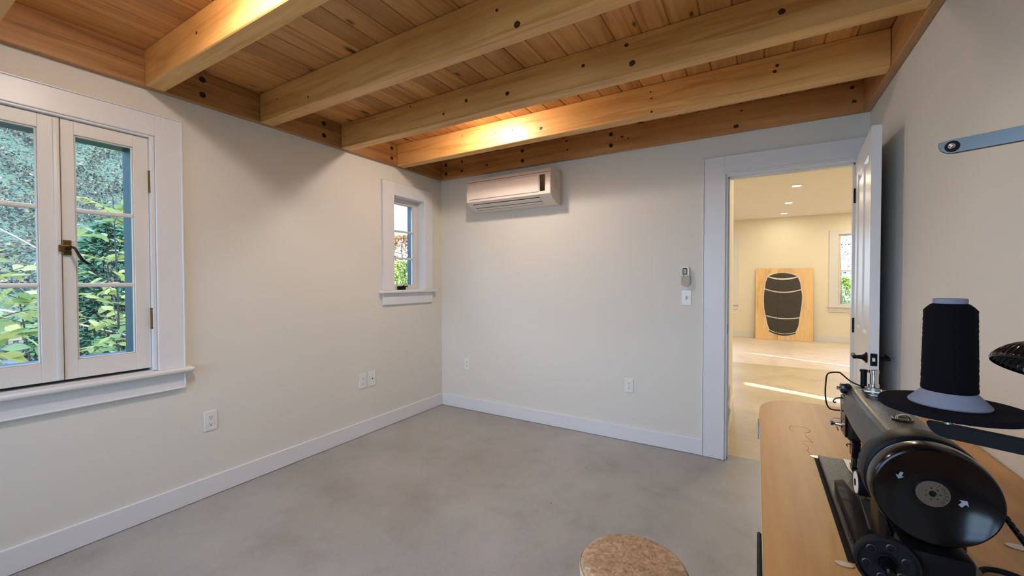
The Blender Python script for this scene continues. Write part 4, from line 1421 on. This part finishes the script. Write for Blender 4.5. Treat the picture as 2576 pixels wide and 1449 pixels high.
# ================================================================ gooseneck lamp
lc = Vector((3.235, -2.165, 1.120))
la = Vector((.34, .26, .90)).normalized()
t = thing('gooseneck_lamp', 'black gooseneck lamp with fluted shade at the right edge of the picture', 'lamp', (3.34, -2.30, TZ))
def fl(i, k):
    return .016 * math.cos(k * PI / 2) if 1 < i < 9 else 0
bm = lathe(BM(), [(-.004, .0600), (.0, .062), (.004, .061), (.010, .0585), (.018, .054), (.026, .048), (.034, .040), (.041, .030), (.047, .022), (.050, .018)], lc, la, 168, cap=False, jitter=fl)
link('shade', bm, M_GLOSS, t, smooth=True)
link('socket', lathe(BM(), [(.048, .019), (.075, .017), (.080, .010)], lc, la, 24), M_BLACK, t, smooth=True)
link('bulb', lathe(BM(), [(.040, .010), (.025, .018), (.012, .020), (.002, .014), (-.002, .004)], lc, la, 24), M_PLATE, t, smooth=True)
e = lc + la * .078
bm = tube(BM(), smoothpath([e, e + Vector((.02, .0, .035)), (3.335, -2.20, 1.235), (3.35, -2.27, 1.16), (3.345, -2.30, .95), (3.34, -2.30, TZ + .02)], 6), .006, 12)
link('gooseneck', bm, M_BLACK, t, smooth=True)
link('base', lathe(BM(), [(0, .032), (.012, .032), (.022, .014), (.03, .010)], (3.34, -2.30, TZ), (0, 0, 1), 32), M_BLACK, t, smooth=True)

# ================================================================ outdoors
def hill(x, y):
    d = max(0.0, -2.2 - x)
    side = 1 / (1 + math.exp((y - 3.6) * 1.5))
    rise = 0.10 * d + 0.62 * max(0, d - 1.2) * 0.95
    rise = min(rise, 8.2)
    return -0.35 + side * rise + 0.10 * math.sin(x * 1.7 + y) + .06 * math.sin(y * 3.1)
bm = BM()
NXG, NYG = 46, 60
gx = [-0.17 - 24 * (k / NXG) ** 1.4 for k in range(NXG + 1)]
gy = [-12 + 36 * k / NYG for k in range(NYG + 1)]
G = [[bm.verts.new((x, y, hill(x, y))) for y in gy] for x in gx]
for a in range(NXG):
    for c in range(NYG):
        bm.faces.new((G[a][c], G[a][c + 1], G[a + 1][c + 1], G[a + 1][c]))
link('ground', bm, M_SOIL, kind='structure', label='dark brushy hillside beyond the large window')
bm = BM()
f_ = bm.faces.new([bm.verts.new(p) for p in ((-.17, -30, -.36), (40, -30, -.36), (40, 40, -.36), (-.17, 40, -.36))])
link('yard', bm, M_SOIL, kind='structure', label='ground around the house')
# unseen wall added to keep the sun off the rear windows
bm = box(BM(), 3.40, 3.54, -7.6, RY - T, -.3, 3.0)
link('wall_sun_block', bm, M_CREAM, kind='structure')

def leafquad(bm, c, L, wd, nrm=None, dirv=None):
    d = dirv or Vector((random.gauss(0, 1), random.gauss(0, 1), random.gauss(0, .6))).normalized()
    nn = nrm or Vector((random.gauss(0, 1), random.gauss(0, 1), random.gauss(0, 1)))
    s = d.cross(nn)
    if s.length < 1e-4:
        s = Vector((1, 0, 0))
    s.normalize()
    up = s.cross(d)
    pts = [c, c + d * L * .35 + s * wd * .5 + up * L * .05, c + d * L * .7 + s * wd * .38, c + d * L, c + d * L * .7 - s * wd * .38, c + d * L * .35 - s * wd * .5 + up * L * .05]
    bm.faces.new([bm.verts.new(p) for p in pts])

# brush on the hillside: nobody could count it
t = thing('hillside_brush', 'hazy grey-green brush covering the hillside behind the large window', 'brush', (-6, -1, 0), kind='stuff')
bm = BM()
for k in range(95000):
    x = -3.2 - random.random() ** .9 * 12.0
    y = random.uniform(-4.5, 3.6)
    cl = max(0.0, math.sin(x * 3.3 + 1.7 * math.sin(y * 2.1)) * math.sin(y * 3.9 + 1.3 * math.sin(x * 1.9)))
    z = hill(x, y) + random.random() ** .6 * (.12 + 1.0 * cl)
    leafquad(bm, Vector((x, y, z)), random.uniform(.03, .085), random.uniform(.015, .04))
link('foliage', bm, M_BRUSH, t, kind='stuff')
bm = BM()
for k in range(260):
    x = -3.0 - random.random() * 8
    y = random.uniform(-4, 3)
    p = Vector((x, y, hill(x, y) + .05))
    q = p + Vector((random.gauss(0, .3), random.gauss(0, .5), random.uniform(.0, .55)))
    tube(bm, [p, p.lerp(q, .35) + Vector((0, random.gauss(0, .05), random.gauss(0, .05))), p.lerp(q, .7) + Vector((0, random.gauss(0, .05), random.gauss(0, .05))), q], .006, 3, .4)
link('twigs', bm, M_BARK2, t, kind='stuff')

# fallen pale branches
for k, (p, q, r, lb) in enumerate([((-4.4, -2.9, 1.15), (-3.6, -1.0, .45), .018, 'pale fallen branch slanting down behind the left casement'),
                                   ((-5.2, -2.6, 2.2), (-4.2, -1.6, 1.3), .014, 'thin pale branch high on the brushy hillside'),
                                   ((-3.9, -2.6, .55), (-4.3, -1.5, .95), .016, 'pale branch lying low on the hillside beside the bench')]):
    p, q = Vector(p), Vector(q)
    m_ = (p + q) / 2 + Vector((0, 0, .06))
    tag(link('fallen_branch', tube(BM(), smoothpath([p, m_, q], 5), r, 7, .4), M_BARK2, smooth=True), lb, 'branch')

# leafy saplings close to the window
leaf_me = []
for k in range(5):
    bm = BM()
    L, wd = 1.0, .42 + .05 * k
    rows = [(0, 0.02), (.2, .55), (.45, 1.0), (.7, .8), (.88, .4), (1, .02)]
    prev = None
    for a, b_ in rows:
        cur = [bm.verts.new((a * L, -b_ * wd / 2, .06 * math.sin(a * 3))), bm.verts.new((a * L, 0, -.04 + .06 * math.sin(a * 3))), bm.verts.new((a * L, b_ * wd / 2, .06 * math.sin(a * 3)))]
        if prev:
            bm.faces.new((prev[0], prev[1], cur[1], cur[0]))
            bm.faces.new((prev[1], prev[2], cur[2], cur[1]))
        prev = cur
    me = bpy.data.meshes.new('leaf')
    bm.to_mesh(me)
    bm.free()
    me.materials.append(M_LEAF)
    leaf_me.append(me)
def sapling(base, top, nb, nl, label, spread=.35, Ls=.085):
    base, top = Vector(base), Vector(top)
    t = thing('sapling', label, 'sapling', base)
    path = smoothpath([base, base.lerp(top, .5) + Vector((.02, .03, 0)), top], 8)
    link('stem', tube(BM(), path, .011, 7, .3), M_BARK, t, smooth=True)
    cnt = 0
    bmw = BM()
    for i in range(nb):
        f = .12 + .86 * i / (nb - 1)
        p = path[min(int(f * (len(path) - 1)), len(path) - 1)]
        a = i * 2.4 + random.uniform(-.4, .4)
        ln = spread * (1.15 - .8 * f) * random.uniform(.7, 1.2)
        q = p + Vector((math.cos(a) * ln, math.sin(a) * ln, ln * random.uniform(.25, .7)))
        tube(bmw, [p, p.lerp(q, .5) + Vector((0, 0, .01)), q], .0035, 5, .5)
        for j in range(nl):
            g = (j + 1) / nl
            c = p.lerp(q, g)
            o = bpy.data.objects.new('leaf', random.choice(leaf_me))
            COL.objects.link(o)
            o.parent = t
            o.location = c - base
            s = Ls * random.uniform(.75, 1.25)
            o.scale = (s, s, s)
            o.rotation_euler = (random.uniform(-.7, .7), random.uniform(-.5, .7), a + (1.0 if j % 2 else -1.0) + random.uniform(-.4, .4))
            cnt += 1
    link('twigs', bmw, M_BARK, t)
sapling((-1.30, -2.20, -.3), (-1.32, -2.16, 1.90), 30, 8, 'tall yellow-green sapling directly behind the right casement', .36, .100)
sapling((-1.60, -2.52, -.3), (-1.62, -2.58, 1.22), 24, 8, 'leafy sapling lower down between the two casements', .36, .115)
sapling((-1.05, -2.78, -.3), (-1.10, -2.80, 1.42), 22, 8, 'leafy sapling behind the left casement', .32, .115)
sapling((-1.9, -1.95, -.3), (-1.95, -1.9, 1.2), 24, 8, 'low pale green sapling at the right side of the large window', .40, .105)

# teal conifer behind
def blob_tree(name, label, cat, base, h, r, m, n_, z0=.1, cone=True, sz=(.06, .14), trunk=.06):
    base = Vector(base)
    t = thing(name, label, cat, base)
    link('trunk', tube(BM(), [base, base + Vector((.02, .02, h * .5)), base + Vector((0, 0, h * .92))], trunk, 8, .2), M_BARK, t, smooth=True)
    bm = BM()
    for k in range(n_):
        f = random.random() ** (1.3 if cone else .9)
        rr = r * ((1 - f) ** .8 if cone else math.sin(PI * (0.12 + f * .85))) * math.sqrt(random.uniform(.15, 1))
        a = random.uniform(0, 2 * PI)
        c = base + Vector((math.cos(a) * rr, math.sin(a) * rr, h * (z0 + (1 - z0) * f)))
        leafquad(bm, c, random.uniform(*sz), random.uniform(*sz) * .4, dirv=Vector((math.cos(a), math.sin(a), random.uniform(-.5, .3))).normalized())
    link('foliage', bm, m, t, kind='stuff')
blob_tree('conifer_tree', 'teal-green conifer behind the middle of the large window', 'tree', (-4.5, -1.35, .3), 1.75, .85, M_CONIF, 6000)
blob_tree('conifer_tree', 'dark conifer with its bough against the sky in the small window', 'tree', (-6.9, 7.35, -.3), 4.6, .85, M_CONIF, 5000, z0=.3)
blob_tree('autumn_tree', 'red and orange autumn tree seen through the small window', 'tree', (-6.1, 5.4, -.4), 3.0, 1.4, M_AUTUMN, 11000, z0=.3, cone=False)
blob_tree('leafy_shrub', 'yellow-green shrub low in the small window', 'shrub', (-2.9, 2.35, -.35), 2.0, .8, M_YGREEN, 4500, z0=.1, cone=False)
blob_tree('leafy_shrub', 'broad green hedge shrub beyond the small window', 'shrub', (-4.6, 3.9, -.35), 1.9, .8, M_YGREEN, 6000, z0=.05, cone=False)
for k, (x, y, lb) in enumerate(((4.7, 10.6, 'brown-grey tree outside the far room window'), (7.6, 11.6, 'second tree outside the far room window, to the right'))):
    blob_tree('autumn_tree', lb, 'tree', (x, y, -.35), 3.6, 1.3, M_AUTUMN if k else M_BRUSH, 4000, z0=.2, cone=False)
blob_tree('leafy_shrub', 'bright yellow-green shrub under the far room window', 'shrub', (4.45, 8.55, -.35), 1.7, .6, M_YGREEN, 2500, cone=False)

# weathered bench on the slope
t = thing('garden_bench', 'weathered grey slatted bench low behind the left casement', 'bench', (-3.4, -2.45, hill(-3.4, -2.45)))
gz = .62
link('top_rail', box(BM(), -3.42, -3.38, -2.85, -2.28, gz + .085, gz + .115, .004), M_BENCH, t)
link('bottom_rail', box(BM(), -3.42, -3.38, -2.85, -2.28, gz - .01, gz + .015, .004), M_BENCH, t)
for k in range(9):
    y = -2.83 + k * .066
    link('slat', box(BM(), -3.415, -3.385, y, y + .03, gz + .014, gz + .086), M_BENCH, t)
link('seat', box(BM(), -3.38, -3.05, -2.85, -2.28, gz - .12, gz - .09, .004), M_BENCH, t)
for (a, c) in ((-3.40, -2.83), (-3.40, -2.30), (-3.07, -2.83), (-3.07, -2.30)):
    link('leg', box(BM(), a - .02, a + .02, c - .02, c + .02, hill(a, c) - .05, gz - .12 if a > -3.2 else gz), M_BENCH, t)
